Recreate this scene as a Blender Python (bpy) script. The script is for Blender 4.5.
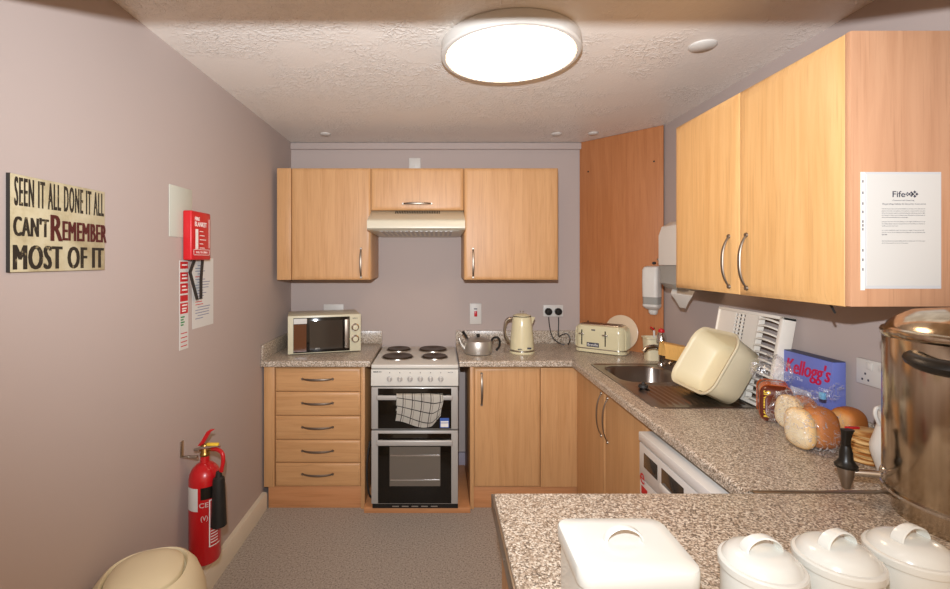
import bpy, bmesh, math, random
from mathutils import Vector, Matrix
PI = math.pi
random.seed(4)
for o in list(bpy.data.objects): bpy.data.objects.remove(o)
S = bpy.context.scene
COL = S.collection

# ------------------------------------------------------------------ camera
H = 1.527
cam = bpy.data.cameras.new('camera'); cam.sensor_width = 36; cam.lens = 465/950*36
cam.shift_x = 37/950; cam.shift_y = -34.5/950; cam.clip_start = 0.02
camo = bpy.data.objects.new('camera', cam); COL.objects.link(camo)
camo.location = (0, 0, H); camo.rotation_euler = (PI/2, 0, 0)
S.camera = camo
# ------------------------------------------------------------------ light, world, exposure
W = bpy.data.worlds.new('world'); S.world = W; W.use_nodes = True
bg = W.node_tree.nodes['Background']; bg.inputs[0].default_value = (1.0, 0.70, 0.47, 1); bg.inputs[1].default_value = 0.8
def lamp(name, typ, loc, energy, color, size):
    l = bpy.data.lights.new(name, typ); l.energy = energy; l.color = color
    if typ == 'POINT': l.shadow_soft_size = size
    o = bpy.data.objects.new(name, l); COL.objects.link(o); o.location = loc
    return o
# the photographer's flash, just above the lens
fl_ = lamp('flash', 'SPOT', (-0.03, -0.02, 1.72), 290, (0.86, 0.92, 1.0), 0.03)
fl_.data.spot_size = math.radians(140); fl_.data.spot_blend = 1.0; fl_.data.shadow_soft_size = .012
fl_.rotation_euler = (math.radians(103), 0, math.radians(-4))
LAMP_STRENGTH = 11.0
S.view_settings.view_transform = 'Standard'; S.view_settings.look = 'None'
S.view_settings.exposure = 0.02; S.view_settings.gamma = 1; S.view_settings.use_curve_mapping = False

# ------------------------------------------------------------------ mesh helper
def rr(w, h, r, n=5):
    pts = []
    for cx, cy, a0 in ((w/2-r, h/2-r, 0), (-w/2+r, h/2-r, 90), (-w/2+r, -h/2+r, 180), (w/2-r, -h/2+r, 270)):
        for i in range(n+1):
            a = math.radians(a0+90*i/n); pts.append((cx+r*math.cos(a), cy+r*math.sin(a)))
    return pts
class Frame:
    def __init__(s, o, u, v):
        s.o = Vector(o); s.u = Vector(u).normalized(); s.v = Vector(v).normalized(); s.n = s.u.cross(s.v)
        s.M = Matrix((( s.u.x, s.v.x, s.n.x, s.o.x), (s.u.y, s.v.y, s.n.y, s.o.y), (s.u.z, s.v.z, s.n.z, s.o.z), (0, 0, 0, 1)))
    def p(s, a, b, c=0): return s.o+s.u*a+s.v*b+s.n*c
def back(d, x=0, z=0): return Frame((x, d, z), (1, 0, 0), (0, 0, 1))
def left(x, y=0, z=0): return Frame((x, y, z), (0, 1, 0), (0, 0, 1))
def right(x, y=0, z=0): return Frame((x, y, z), (0, -1, 0), (0, 0, 1))
class MB:
    def __init__(s): s.bm = bmesh.new()
    def merge(s, b, M=None, mi=0):
        if M is not None: b.transform(M)
        if mi:
            for f in b.faces: f.material_index = mi
        me = bpy.data.meshes.new('tmp'); b.to_mesh(me); b.free(); s.bm.from_mesh(me); bpy.data.meshes.remove(me); return s
    def box(s, a, c, bev=0, seg=2, M=None, mi=0):
        b = bmesh.new(); bmesh.ops.create_cube(b, size=1)
        sz = [abs(c[i]-a[i]) for i in range(3)]
        for v in b.verts:
            for i in range(3): v.co[i] = (a[i]+c[i])/2+v.co[i]*sz[i]
        if bev: bmesh.ops.bevel(b, geom=b.edges[:], offset=min(bev, min(sz)*.49), segments=seg, affect='EDGES', profile=.5)
        return s.merge(b, M, mi)
    def fbox(s, F, u0, u1, v0, v1, n0, n1, bev=0, seg=2, mi=0): return s.box((u0, v0, n0), (u1, v1, n1), bev, seg, F.M, mi)
    def loft(s, rings, cap0=True, cap1=True, M=None, mi=0, closed=True):
        b = bmesh.new(); R = [[b.verts.new(p) for p in r] for r in rings]; n = len(rings[0])
        for i in range(len(R)-1):
            for j in range(n if closed else n-1):
                k = (j+1) % n
                try: b.faces.new((R[i][j], R[i][k], R[i+1][k], R[i+1][j]))
                except ValueError: pass
        if cap0: b.faces.new(R[0][::-1])
        if cap1: b.faces.new(R[-1])
        bmesh.ops.recalc_face_normals(b, faces=b.faces[:])
        return s.merge(b, M, mi)
    def lathe(s, prof, seg=32, M=None, cap0=True, cap1=True, mi=0):
        rings = [[(max(r, 1e-4)*math.cos(2*PI*j/seg), max(r, 1e-4)*math.sin(2*PI*j/seg), z) for j in range(seg)] for r, z in prof]
        return s.loft(rings, cap0, cap1, M, mi)
    def cyl(s, p0, p1, r, r1=None, seg=20, mi=0):
        p0 = Vector(p0); d = Vector(p1)-p0; M = Matrix.Translation(p0) @ d.to_track_quat('Z', 'Y').to_matrix().to_4x4()
        r1 = r if r1 is None else r1
        return s.lathe([(r, 0), (r1, d.length)], seg, M, mi=mi)
    def tube(s, pts, r, seg=10, flat=1.0, ref=None, smooth=0):
        P = [Vector(p) for p in pts]
        for _ in range(smooth):
            Q = [P[0]]
            for a, b in zip(P, P[1:]): Q += [a*.75+b*.25, a*.25+b*.75]
            P = Q+[P[-1]]
        rings = []; up = Vector(ref) if ref else None
        for i, p in enumerate(P):
            t = (P[min(i+1, len(P)-1)]-P[max(i-1, 0)]).normalized()
            if up is None: up = Vector((0, 0, 1)) if abs(t.z) < .9 else Vector((1, 0, 0))
            a = (up-t*up.dot(t)).normalized(); c = t.cross(a)
            if ref is None: up = a
            rad = r(i/(len(P)-1)) if callable(r) else r
            rings.append([p+a*(rad*math.cos(2*PI*j/seg))+c*(rad*flat*math.sin(2*PI*j/seg)) for j in range(seg)])
        return s.loft(rings)
    def prism(s, poly, z0, z1, M=None, mi=0): return s.loft([[(x, y, z0) for x, y in poly], [(x, y, z1) for x, y in poly]], M=M, mi=mi)
    def panel(s, F, u0, u1, v0, v1, th=.02, inset=.02, drop=.005, mi=0):       # a door or drawer front with a shallow chamfered border
        def q(i, n): return [(u0+i, v0+i, n), (u1-i, v0+i, n), (u1-i, v1-i, n), (u0+i, v1-i, n)]
        return s.loft([q(0, 0), q(0, th-drop-.002), q(.002, th-drop), q(inset*.5, th-drop*.35), q(inset, th-.0003), q(inset+.004, th)], M=F.M, mi=mi)
    def ellipsoid(s, c, r, M=None, seg=20, p=1.0):
        rings = []; n = seg//2
        for i in range(n+1):
            a = -PI/2+PI*i/n; ca = max(math.cos(a), .001)
            f = lambda t: math.copysign(abs(t)**p, t)
            rings.append([(c[0]+r[0]*f(ca)*f(math.cos(2*PI*j/seg)), c[1]+r[1]*f(ca)*f(math.sin(2*PI*j/seg)), c[2]+r[2]*f(math.sin(a))) for j in range(seg)])
        return s.loft(rings, M=M)
    def text(s, body, F, u0, u1, v0, v1, n, depth=.0006, shear=0, offset=0, rot=0, mi=0, align=None, bold=0, space=1.0):
        if bold:
            for k in range(3): s.text(body, F, u0+bold*(k-1), u1+bold*(k-1), v0, v1, n+.00004*k, depth, shear, offset, rot, mi, align, 0, space)
            return s
        cu = bpy.data.curves.new('t', 'FONT'); cu.body = body; cu.size = 1; cu.offset = offset; cu.shear = shear; cu.space_character = space; cu.resolution_u = 3
        ob = bpy.data.objects.new('t', cu); COL.objects.link(ob)
        dg = bpy.context.evaluated_depsgraph_get(); dg.update()
        me = bpy.data.meshes.new_from_object(ob.evaluated_get(dg))
        bpy.data.objects.remove(ob); bpy.data.curves.remove(cu)
        b = bmesh.new(); b.from_mesh(me); bpy.data.meshes.remove(me)
        if not b.verts: return s
        xs = [v.co.x for v in b.verts]; ys = [v.co.y for v in b.verts]
        x0, x1, y0, y1 = min(xs), max(xs), min(ys), max(ys)
        g = bmesh.ops.extrude_face_region(b, geom=b.faces[:])
        for e in g['geom']:
            if isinstance(e, bmesh.types.BMVert): e.co.z = 1
        sc = (v1-v0)/(y1-y0)
        for v in b.verts:
            v.co.x = (u0+(v.co.x-x0)/(x1-x0)*(u1-u0)) if align is None else u0+(v.co.x-x0)*sc
            v.co.y = v0+(v.co.y-y0)*sc; v.co.z = n+v.co.z*depth
        if rot:
            c = Vector(((u0+u1)/2, (v0+v1)/2, 0)); b.transform(Matrix.Translation(c) @ Matrix.Rotation(rot, 4, 'Z') @ Matrix.Translation(-c))
        return s.merge(b, F.M, mi)
    def xf(s, M): s.bm.transform(M); return s

def wmat(o):
    M = Matrix.Identity(4)
    while o is not None:
        M = Matrix.LocRotScale(o.location, o.rotation_euler, o.scale) @ M; o = o.parent
    return M
def build(name, mb, mat, parent=None, local=False, sharp=35, loc=None, mats=None):
    bm = mb.bm
    for f in bm.faces: f.smooth = True
    lim = math.radians(sharp)
    for e in bm.edges:
        if len(e.link_faces) != 2 or e.calc_face_angle(0) > lim: e.smooth = False
    if parent is not None and not local: bm.transform(wmat(parent).inverted())
    if loc is not None: bm.transform(Matrix.Translation(-Vector(loc)))
    me = bpy.data.meshes.new(name); bm.to_mesh(me); bm.free()
    for m in (mats or [mat]): me.materials.append(m)
    o = bpy.data.objects.new(name, me); COL.objects.link(o); o.parent = parent
    if loc is not None: o.location = loc
    return o
def tag(o, label=None, cat=None, group=None, kind=None):
    for k, v in (('label', label), ('category', cat), ('group', group), ('kind', kind)):
        if v: o[k] = v
    return o
def thing(name, label, cat, loc=(0, 0, 0), rz=0, group=None):
    o = bpy.data.objects.new(name, None); COL.objects.link(o); o.location = loc; o.rotation_euler = (0, 0, rz)
    o.empty_display_size = .05
    return tag(o, label, cat, group)
def copy_tree(o, parent=None):
    kids = list(o.children)
    c = o.copy(); COL.objects.link(c); c.parent = parent
    for k in kids: copy_tree(k, c)
    return c

# ------------------------------------------------------------------ materials
def lin(h):
    c = [int(h[i:i+2], 16)/255 for i in (0, 2, 4)]
    return tuple((x/12.92 if x <= .04045 else ((x+.055)/1.055)**2.4) for x in c)+(1,)
def mat(name, col, rough=.5, metal=0, spec=.5, coat=0, trans=0, alpha=1, emit=0, ior=1.45, sss=0):
    m = bpy.data.materials.new(name); m.use_nodes = True; b = m.node_tree.nodes['Principled BSDF']
    b.inputs['Base Color'].default_value = lin(col) if isinstance(col, str) else col
    b.inputs['Roughness'].default_value = rough; b.inputs['Metallic'].default_value = metal
    b.inputs['Specular IOR Level'].default_value = spec; b.inputs['Coat Weight'].default_value = coat
    b.inputs['Transmission Weight'].default_value = trans; b.inputs['IOR'].default_value = ior
    b.inputs['Alpha'].default_value = alpha
    if emit: b.inputs['Emission Color'].default_value = b.inputs['Base Color'].default_value; b.inputs['Emission Strength'].default_value = emit
    return m
def nodes(m): return m.node_tree.nodes, m.node_tree.links, m.node_tree.nodes['Principled BSDF']
def coords(m, scale=(1, 1, 1), rot=(0, 0, 0)):
    N, L, B = nodes(m); t = N.new('ShaderNodeTexCoord'); mp = N.new('ShaderNodeMapping')
    mp.inputs['Scale'].default_value = scale; mp.inputs['Rotation'].default_value = rot; L.new(t.outputs['Object'], mp.inputs['Vector']); return mp.outputs[0]
def noise(m, vec, scale, detail=3, rough=.5, dist=0):
    N, L, B = nodes(m); n = N.new('ShaderNodeTexNoise'); n.inputs['Scale'].default_value = scale; n.inputs['Detail'].default_value = detail
    n.inputs['Roughness'].default_value = rough; n.inputs['Distortion'].default_value = dist; L.new(vec, n.inputs['Vector']); return n.outputs['Fac']
def ramp(m, fac, stops, interp='LINEAR'):
    N, L, B = nodes(m); r = N.new('ShaderNodeValToRGB'); r.color_ramp.interpolation = interp; e = r.color_ramp.elements
    while len(e) < len(stops): e.new(.5)
    for i, (p, c) in enumerate(stops): e[i].position = p; e[i].color = lin(c) if isinstance(c, str) else c
    L.new(fac, r.inputs[0]); return r.outputs[0]
def bump(m, fac, strength=.2, dist=.002):
    N, L, B = nodes(m); b = N.new('ShaderNodeBump'); b.inputs['Strength'].default_value = strength; b.inputs['Distance'].default_value = dist
    L.new(fac, b.inputs['Height']); L.new(b.outputs[0], B.inputs['Normal'])
def setcol(m, c): N, L, B = nodes(m); L.new(c, B.inputs['Base Color'])
def mixc(m, fac, a, b, mode='MIX'):
    N, L, B = nodes(m); x = N.new('ShaderNodeMix'); x.data_type = 'RGBA'; x.blend_type = mode
    if isinstance(fac, float): x.inputs[0].default_value = fac
    else: L.new(fac, x.inputs[0])
    for i, c in ((6, a), (7, b)):
        if isinstance(c, str): x.inputs[i].default_value = lin(c)
        else: L.new(c, x.inputs[i])
    return x.outputs[2]
def wood(name, c0, c1, grain='z', rough=.42, coat=0.0):
    m = mat(name, c0, rough, coat=coat)
    sc = {'z': (14, 14, .9), 'x': (.9, 14, 14), 'y': (14, .9, 14)}[grain]
    v = coords(m, sc); a = noise(m, v, 2.2, 6, .62, .7)
    c = ramp(m, a, [(.3, c1), (.62, c0)])
    v2 = coords(m, tuple(k*7 if k > 1 else k*3 for k in sc)); f = noise(m, v2, 1.6, 2)
    fl = ramp(m, f, [(.28, (.80, .76, .72, 1)), (.45, (1, 1, 1, 1))])
    setcol(m, mixc(m, .6, c, fl, 'MULTIPLY')); bump(m, f, .04, .001); return m
def wall(name, col):
    m = mat(name, col, .75, spec=.25); v = coords(m); a = noise(m, v, 1.3, 2); c = ramp(m, a, [(.3, col), (.7, col)])
    setcol(m, c); bump(m, noise(m, v, 160, 3), .12, .001); return m
M = {}
M['wall'] = wall('lilac_wall_paint', 'B5A69E')
M['skirt'] = mat('cream_gloss_paint', 'D9CFBA', .35)
M['ceil'] = mat('textured_ceiling_paint', 'ECE4DA', .38, spec=.5)
v = coords(M['ceil']); n1 = noise(M['ceil'], v, 32, 3, .6, 1.8); n2 = noise(M['ceil'], v, 3.2, 2)
N, L, B = nodes(M['ceil']); mm = N.new('ShaderNodeMath'); mm.operation = 'MULTIPLY'
r1 = ramp(M['ceil'], n1, [(.46, (0, 0, 0, 1)), (.68, (1, 1, 1, 1))]); r2 = ramp(M['ceil'], n2, [(.44, (.12, .12, .12, 1)), (.58, (1, 1, 1, 1))])
L.new(r1, mm.inputs[0]); L.new(r2, mm.inputs[1]); bump(M['ceil'], mm.outputs[0], .6, .006)
M['floor'] = mat('speckled_vinyl', '7C7670', .55)
v = coords(M['floor']); a = noise(M['floor'], v, 120, 2, .75); b_ = noise(M['floor'], v, 90, 2, .6)
c = ramp(M['floor'], a, [(.36, '4E4944'), (.44, 'A39A90'), (.58, 'ABA297'), (.68, 'CFC6BA')])
setcol(M['floor'], mixc(M['floor'], .35, c, ramp(M['floor'], b_, [(.35, '8F8880'), (.6, 'B0A89E')])))
M['wood'] = wood('beech_laminate', 'CB9C6B', 'BE8E5D')
M['woodx'] = wood('beech_laminate_horizontal', 'CB9C6B', 'BE8E5D', 'x')
M['plinth'] = wood('beech_plinth', 'C98F60', 'BD8254', 'x')
M['wooddoor'] = wood('flash_lit_beech_door', 'D8AC73', 'CC9D63')  # same beech, with the yellow brightening from the flash put into its colour
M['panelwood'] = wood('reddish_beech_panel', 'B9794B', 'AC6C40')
M['endwood'] = wood('pink_beech_end_panel', 'C79875', 'BB8B69')
g = M['granite'] = mat('speckled_granite_laminate', '8A7A70', .3, spec=.5)
v = coords(g); N, L, B = nodes(g)
vo = N.new('ShaderNodeTexVoronoi'); vo.inputs['Scale'].default_value = 260; vo.inputs['Randomness'].default_value = 1
di = noise(g, v, 120, 3); mv = N.new('ShaderNodeMix'); mv.data_type = 'VECTOR'
L.new(v, vo.inputs['Vector']); sp = N.new('ShaderNodeSeparateColor'); L.new(vo.outputs['Color'], sp.inputs[0])
c = ramp(g, sp.outputs[0], [(0, '40342C'), (.14, '75634F'), (.34, 'A08C78'), (.55, 'C8B8A4'), (.78, 'E8DFCF')], 'CONSTANT')
c2 = ramp(g, noise(g, v, 330, 2), [(.38, '6A5A4A'), (.5, 'A6947F'), (.62, 'DCD1C0')])
setcol(g, mixc(g, .35, c, c2))
M['rack'] = mat('white_rack_plastic', 'EAE2D4', .4)
M['steel'] = mat('brushed_steel', 'B9B2A8', .28, 1)
M['sinksteel'] = mat('sink_steel', '9A9087', .3, 1)
M['chrome'] = mat('chrome', 'D0CCC6', .12, 1)
M['satin'] = mat('satin_nickel', '94887B', .42, 1)
u = M['urn'] = mat('urn_steel', 'A8977F', .17, 1)
v = coords(u, (30, 30, 1.2)); setcol(u, ramp(u, noise(u, v, 1.5, 3), [(.35, 'AE9D86'), (.65, 'CBBDA8')]))
M['alu'] = mat('aluminium_trim', 'A8A095', .35, 1)
M['white'] = mat('white_plastic', 'D2CDC4', .45)
M['appliance'] = mat('appliance_white', 'D6D2CB', .35)
M['cream'] = mat('cream_enamel', 'DDD3AE', .22, coat=.3)
M['creamplastic'] = mat('cream_plastic', 'DCD0AE', .38)
M['pale'] = mat('pale_enamel', 'D8D9D1', .2, coat=.4)
M['hood'] = mat('hood_enamel', 'CFC8B2', .3)
M['silver'] = mat('silver_paint', 'B4B1AB', .38, .25)
M['cookwhite'] = mat('cooker_enamel', 'D2CFC5', .3)
M['black'] = mat('black_plastic', '16130F', .35)
M['softblack'] = mat('matt_black_rubber', '2A2724', .6)
M['glass_black'] = mat('black_oven_glass', '15120E', .08)
M['window_glass'] = mat('oven_window_glass', '6A6258', .12)
M['hot'] = mat('hotplate_iron', '4A3C31', .45, .5)
M['red'] = mat('red_paint', 'B8141A', .28, coat=.4)
M['redp'] = mat('red_plastic', 'C01A20', .35)
M['paper'] = mat('white_paper', 'CFCDC6', .6)
M['paperg'] = mat('greenish_white_board', 'BFC0B2', .5)
M['blank'] = mat('sleeve_plastic', 'C9CBCB', .15)
M['ink'] = mat('dark_ink', '3A3A48', .7)
M['inkblack'] = mat('black_ink', '1A1714', .7)
M['whiteink'] = mat('white_print', 'E8E4DC', .6)
M['greenink'] = mat('green_print', '3E8A50', .6)
M['yellow'] = mat('yellow_print', 'E8C23A', .5)
M['brass'] = mat('brass', 'A8874A', .3, 1)
M['dark'] = mat('dark_recess', '15100C', .9)
M['mwglass'] = mat('microwave_window', '3A332C', .1)
M['mwbody'] = mat('microwave_cream', 'CFC8AB', .35)
M['ctoast'] = mat('toaster_cream', 'D2C9A4', .2, coat=.4)
M['kettle'] = mat('kettle_cream', 'D6CCA6', .2, coat=.4)
M['alum'] = mat('old_aluminium', 'C6C1B8', .42, .85)
M['blue'] = mat('cereal_box_blue', '6F7AC0', .45)
M['cardtop'] = mat('box_dark_edge', '3F4464', .5)
M['crimson'] = mat('crimson_print', 'C4174A', .5)
M['horn'] = mat('black_horn', '1E1D1B', .45)
M['gasket'] = mat('grey_clear_plastic', 'A9A79F', .2, alpha=.75)
M['ply'] = wood('sponge_cloth', 'E2AE63', 'DBA65A')
M['stick'] = mat('blue_energy_label', '3C5EA8', .5)
M['maroon'] = mat('maroon_lettering', '4E1B18', .6)
M['wline'] = mat('lilac_boxing', 'A59CA6', .6)
M['brownbag'] = mat('brown_printed_wrap', '5E2614', .22, coat=.6)
M['orangebag'] = mat('orange_printed_wrap', 'B8561E', .22, coat=.6)
lm = M['diffuser'] = mat('lamp_diffuser', (1, 1, 1, 1), .5); B = nodes(lm)[2]
B.inputs['Emission Color'].default_value = (1.0, .70, .45, 1); B.inputs['Emission Strength'].default_value = LAMP_STRENGTH
# distressed cream board of the wall sign
s = M['signboard'] = mat('distressed_cream_board', 'CDBE93', .55); v = coords(s)
setcol(s, ramp(s, noise(s, v, 9, 5, .65), [(.3, '9C8C69'), (.5, 'BDB18F'), (.7, 'C9C0A2')]))
s = M['signink'] = mat('distressed_black_lettering', '28221A', .6); v = coords(s)
setcol(s, ramp(s, noise(s, v, 60, 4, .7), [(.6, '29231B'), (.68, '8F8160')]))
# bread
def bread(name, a, b, axis, lo=-.012, hi=.03):
    m = mat(name, a, .6); N, L, B = nodes(m); v = coords(m); sp = N.new('ShaderNodeSeparateXYZ'); L.new(v, sp.inputs[0])
    ad = N.new('ShaderNodeMath'); ad.operation = 'MULTIPLY_ADD'; ad.inputs[1].default_value = 1.0
    nz = noise(m, v, 25, 3); mu = N.new('ShaderNodeMath'); mu.operation = 'MULTIPLY'; mu.inputs[1].default_value = .02; L.new(nz, mu.inputs[0])
    L.new(sp.outputs[axis], ad.inputs[0]); L.new(mu.outputs[0], ad.inputs[2])
    mr = N.new('ShaderNodeMapRange'); mr.inputs[1].default_value = lo; mr.inputs[2].default_value = hi; L.new(ad.outputs[0], mr.inputs[0])
    setcol(m, ramp(m, mr.outputs[0], [(0, a), (.35, 'E2B878'), (.75, b), (1, 'A8622A')])); bump(m, noise(m, v, 120, 3), .15, .002)
    return m
M['bun'] = bread('soft_roll_crust', 'EADBB6', 'C4762F', 0, -.055, -.012)
M['palebun'] = bread('torn_roll_side', 'EADDBC', 'DDB77C', 0)
M['pancake'] = mat('pancake', 'C99A55', .6)
v = coords(M['pancake'], (6, 6, 90)); setcol(M['pancake'], ramp(M['pancake'], noise(M['pancake'], v, 2.2, 2), [(.4, '9A5F2A'), (.5, 'CFA262'), (.65, 'E0C089')]))
# crinkled clear film, its streaky highlights painted in as pale noise lines
fm = bpy.data.materials.new('crinkled_clear_film'); fm.use_nodes = True; N = fm.node_tree.nodes; L = fm.node_tree.links
for n in list(N): N.remove(n)
out = N.new('ShaderNodeOutputMaterial'); mx = N.new('ShaderNodeMixShader'); tr = N.new('ShaderNodeBsdfTransparent'); gl = N.new('ShaderNodeBsdfGlossy')
gl.inputs['Roughness'].default_value = .22; gl.inputs['Color'].default_value = (1, 1, 1, 1); tc = N.new('ShaderNodeTexCoord'); nz = N.new('ShaderNodeTexNoise'); nz.inputs['Scale'].default_value = 30; nz.inputs['Detail'].default_value = 5
nz.inputs['Distortion'].default_value = 1.2
df = N.new('ShaderNodeBsdfDiffuse'); df.inputs[0].default_value = (.85, .85, .85, 1); m2 = N.new('ShaderNodeMixShader'); m2.inputs[0].default_value = .45
bp = N.new('ShaderNodeBump'); bp.inputs['Strength'].default_value = .8; bp.inputs['Distance'].default_value = .01
L.new(tc.outputs['Object'], nz.inputs['Vector']); L.new(nz.outputs['Fac'], bp.inputs['Height']); L.new(bp.outputs[0], gl.inputs['Normal'])
cr = N.new('ShaderNodeValToRGB'); e = cr.color_ramp.elements; e[0].position = .482; e[0].color = (.05,)*3+(1,); e[1].position = .518; e[1].color = (.035,)*3+(1,)
q_ = e.new(.50); q_.color = (.95,)*3+(1,)
L.new(nz.outputs['Fac'], cr.inputs[0]); L.new(gl.outputs[0], m2.inputs[1]); L.new(df.outputs[0], m2.inputs[2])
L.new(cr.outputs[0], mx.inputs[0]); L.new(tr.outputs[0], mx.inputs[1]); L.new(m2.outputs[0], mx.inputs[2]); L.new(mx.outputs[0], out.inputs[0])
M['film'] = fm
# checked cloth
cm = M['check'] = mat('checked_cotton', 'DED9CD', .9); N, L, B = nodes(cm); tc = N.new('ShaderNodeTexCoord'); sp = N.new('ShaderNodeSeparateXYZ'); L.new(tc.outputs['UV'], sp.inputs[0])
def stripes(axis, count, width, ph):
    a = N.new('ShaderNodeMath'); a.operation = 'MULTIPLY_ADD'; a.inputs[1].default_value = count; a.inputs[2].default_value = ph; L.new(sp.outputs[axis], a.inputs[0])
    f = N.new('ShaderNodeMath'); f.operation = 'FRACT'; L.new(a.outputs[0], f.inputs[0])
    l = N.new('ShaderNodeMath'); l.operation = 'LESS_THAN'; l.inputs[1].default_value = width; L.new(f.outputs[0], l.inputs[0]); return l.outputs[0]
sx = stripes(0, 5, .09, .3); sy = stripes(1, 4, .09, .3); sx2 = stripes(0, 5, .05, .05)
c = mixc(cm, sx, 'DED9CD', '5B5145'); c = mixc(cm, sy, c, '1E1A16'); c = mixc(cm, sx2, c, '9A8F80'); setcol(cm, c)

# ------------------------------------------------------------------ setting
XL, XR, YB, ZC = -1.08, 1.45, 3.42, 2.39
def struct(name, mb, m, **k): o = build(name, mb, m, **k); o['kind'] = 'structure'; return o
struct('floor', MB().box((XL-.1, -.0, -.05), (XR+.1, YB+.1, 0)), M['floor'])
struct('ceiling', MB().box((XL-.1, .55, ZC), (XR+.1, YB+.1, ZC+.08)), M['ceil'])
struct('wall_back', MB().box((XL-.1, YB, 0), (XR+.1, YB+.1, ZC)), M['wall'])
struct('wall_left', MB().box((XL-.1, .2, 0), (XL, YB, ZC)), M['wall'])
struct('wall_right', MB().box((XR, .2, 0), (XR+.1, YB, ZC)), M['wall'])
struct('wall_front', MB().box((XL, .55, 1.999), (XR, .70, ZC)), M['wall'])      # the header over the opening the camera stands in
struct('trim_1', MB().box((XL, YB-.02, 2.338), (XR, YB, 2.385), .004), M['wall'])
struct('trim_2', MB().box((-.02, YB-.03, .0), (.2, YB, .12), .004), M['wline'])
bb = MB(); prof = [(0, 0), (.03, 0), (.03, .085), (.024, .1), (0, .1)]
bb.loft([[(XL+a, y, z) for a, z in prof] for y in (.2, 2.86)]); struct('baseboard_left', bb, M['skirt'])

# corner boxing panel
PF = Frame((1.044, YB-.004, .915), (XR-1.044, 2.965-YB, 0), (0, 0, 1)); PW = math.hypot(XR-1.044, YB-2.965)
cp = thing('corner_panel', 'tall reddish wood-effect panel boxing off the far right corner above the worktop', 'panel', (1.25, 3.2, .915))
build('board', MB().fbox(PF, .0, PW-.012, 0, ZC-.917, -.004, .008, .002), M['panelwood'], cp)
for a, b in ((.07, .17), (.54, .17), (.07, 1.25), (.54, 1.25)): build('screw', MB().cyl(PF.p(a, b, .007), PF.p(a, b, .0095), .006, seg=10), M['softblack'], cp)

# ------------------------------------------------------------------ worktops
ZW, TH = .915, .038
wt = thing('worktop', 'speckled granite-effect worktop section left of the cooker, under the microwave', 'worktop', (-.74, 3.1, ZW-TH))
build('slab', MB().box((XL+.002, 2.82, ZW-TH), (-.41, YB-.002, ZW), .006, 3), M['granite'], wt)
tag(build('upstand', MB().box((XL+.016, YB-.017, ZW), (-.41, YB-.002, ZW+.095), .003), M['granite']), 'matching granite-effect upstand on the back wall beside the microwave', 'upstand')
tag(build('upstand', MB().box((XL+.002, 2.83, ZW), (XL+.016, YB-.018, ZW+.095), .003), M['granite']), 'matching granite-effect upstand on the left wall beside the microwave', 'upstand')
wl = thing('worktop', 'long L-shaped speckled granite-effect worktop running under kettle, toaster, sink and bread', 'worktop', (1.1, 2.2, ZW-TH))
XF = .812
# slab in pieces round the sink cut-out, welded as one mesh
SX0, SX1, SY0, SY1 = .905, 1.345, 1.93, 2.72
sl = MB()
poly_out = [(.13, 2.82), (XF-.03, 2.82), (XF, 2.79), (XF, 1.232), (XR-.002, 1.232), (XR-.002, YB-.002), (.13, YB-.002)]
def flat_slab(mb, quads, z0, z1):
    for (x0, y0, x1, y1) in quads: mb.box((x0, y0, z0), (x1, y1, z1))
flat_slab(sl, [(.13, 2.85, XF+.03, YB-.002), (XF+.03, SY1, XR-.002, YB-.002), (XF+.03, 1.232, SX0, SY1), (SX1, 1.232, XR-.002, SY1), (SX0, 1.232, SX1, SY0)], ZW-TH, ZW)
# rolled front edges
def edge_prof(n=6):
    r = .012; pts = [(.008, ZW-TH), (0, ZW-TH+.004)]
    for i in range(n+1):
        a = PI-(PI/2)*i/n; pts.append((r+r*math.cos(a), ZW-r+r*math.sin(a)))
    pts.append((.03, ZW)); pts.append((.03, ZW-TH)); return pts
ep = edge_prof()
sl.loft([[(x, 2.82+a, z) for a, z in ep] for x in (.13, XF+.03)])
sl.loft([[(XF+a, y, z) for a, z in ep] for y in (1.232, 2.85)])
build('slab', sl, M['granite'], wl)
tag(build('upstand', MB().box((.13, YB-.017, ZW), (1.03, YB-.002, ZW+.095), .003), M['granite']), 'granite-effect upstand on the back wall behind kettle and toaster', 'upstand')
tag(build('upstand', MB().box((XR-.017, 1.24, ZW), (XR-.002, 2.98, ZW+.07), .003), M['granite']), 'granite-effect upstand on the right wall behind the bread', 'upstand')
pn = thing('worktop', 'near speckled granite-effect counter end carrying the cream tins and the urn', 'worktop', (.8, .9, ZW-TH))
build('slab', MB().box((.146, .60, ZW-TH), (XR-.002, 1.222, ZW), .005, 3), M['granite'], pn)
ev = MB().box((.140, .60, ZW-TH-.002), (.146, 1.222, ZW-.002), .001)
build('edge_strip', ev, M['alu'], pn)
for y in (1.19, .98, .78): build('screw', MB().cyl((.1405, y, ZW-.02), (.1385, y, ZW-.02), .004, seg=10), M['chrome'], pn)
tag(build('joint_strip', MB().box((.83, 1.220, ZW-.003), (XR-.003, 1.234, ZW+.0015), .0005), M['alu']), 'thin metal strip covering the joint between the two worktops', 'strip')
# counter base under the near worktop
cb = thing('counter_base', 'beech end panel and carcass below the near counter end', 'cabinet', (.8, .9, 0))
build('end_panel', MB().box((.165, .62, 0), (.183, 1.20, ZW-TH-.001), .001), M['wood'], cb)
build('back_panel', MB().box((.184, 1.182, 0), (.775, 1.20, ZW-TH-.001), .001), M['wood'], cb)

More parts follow.
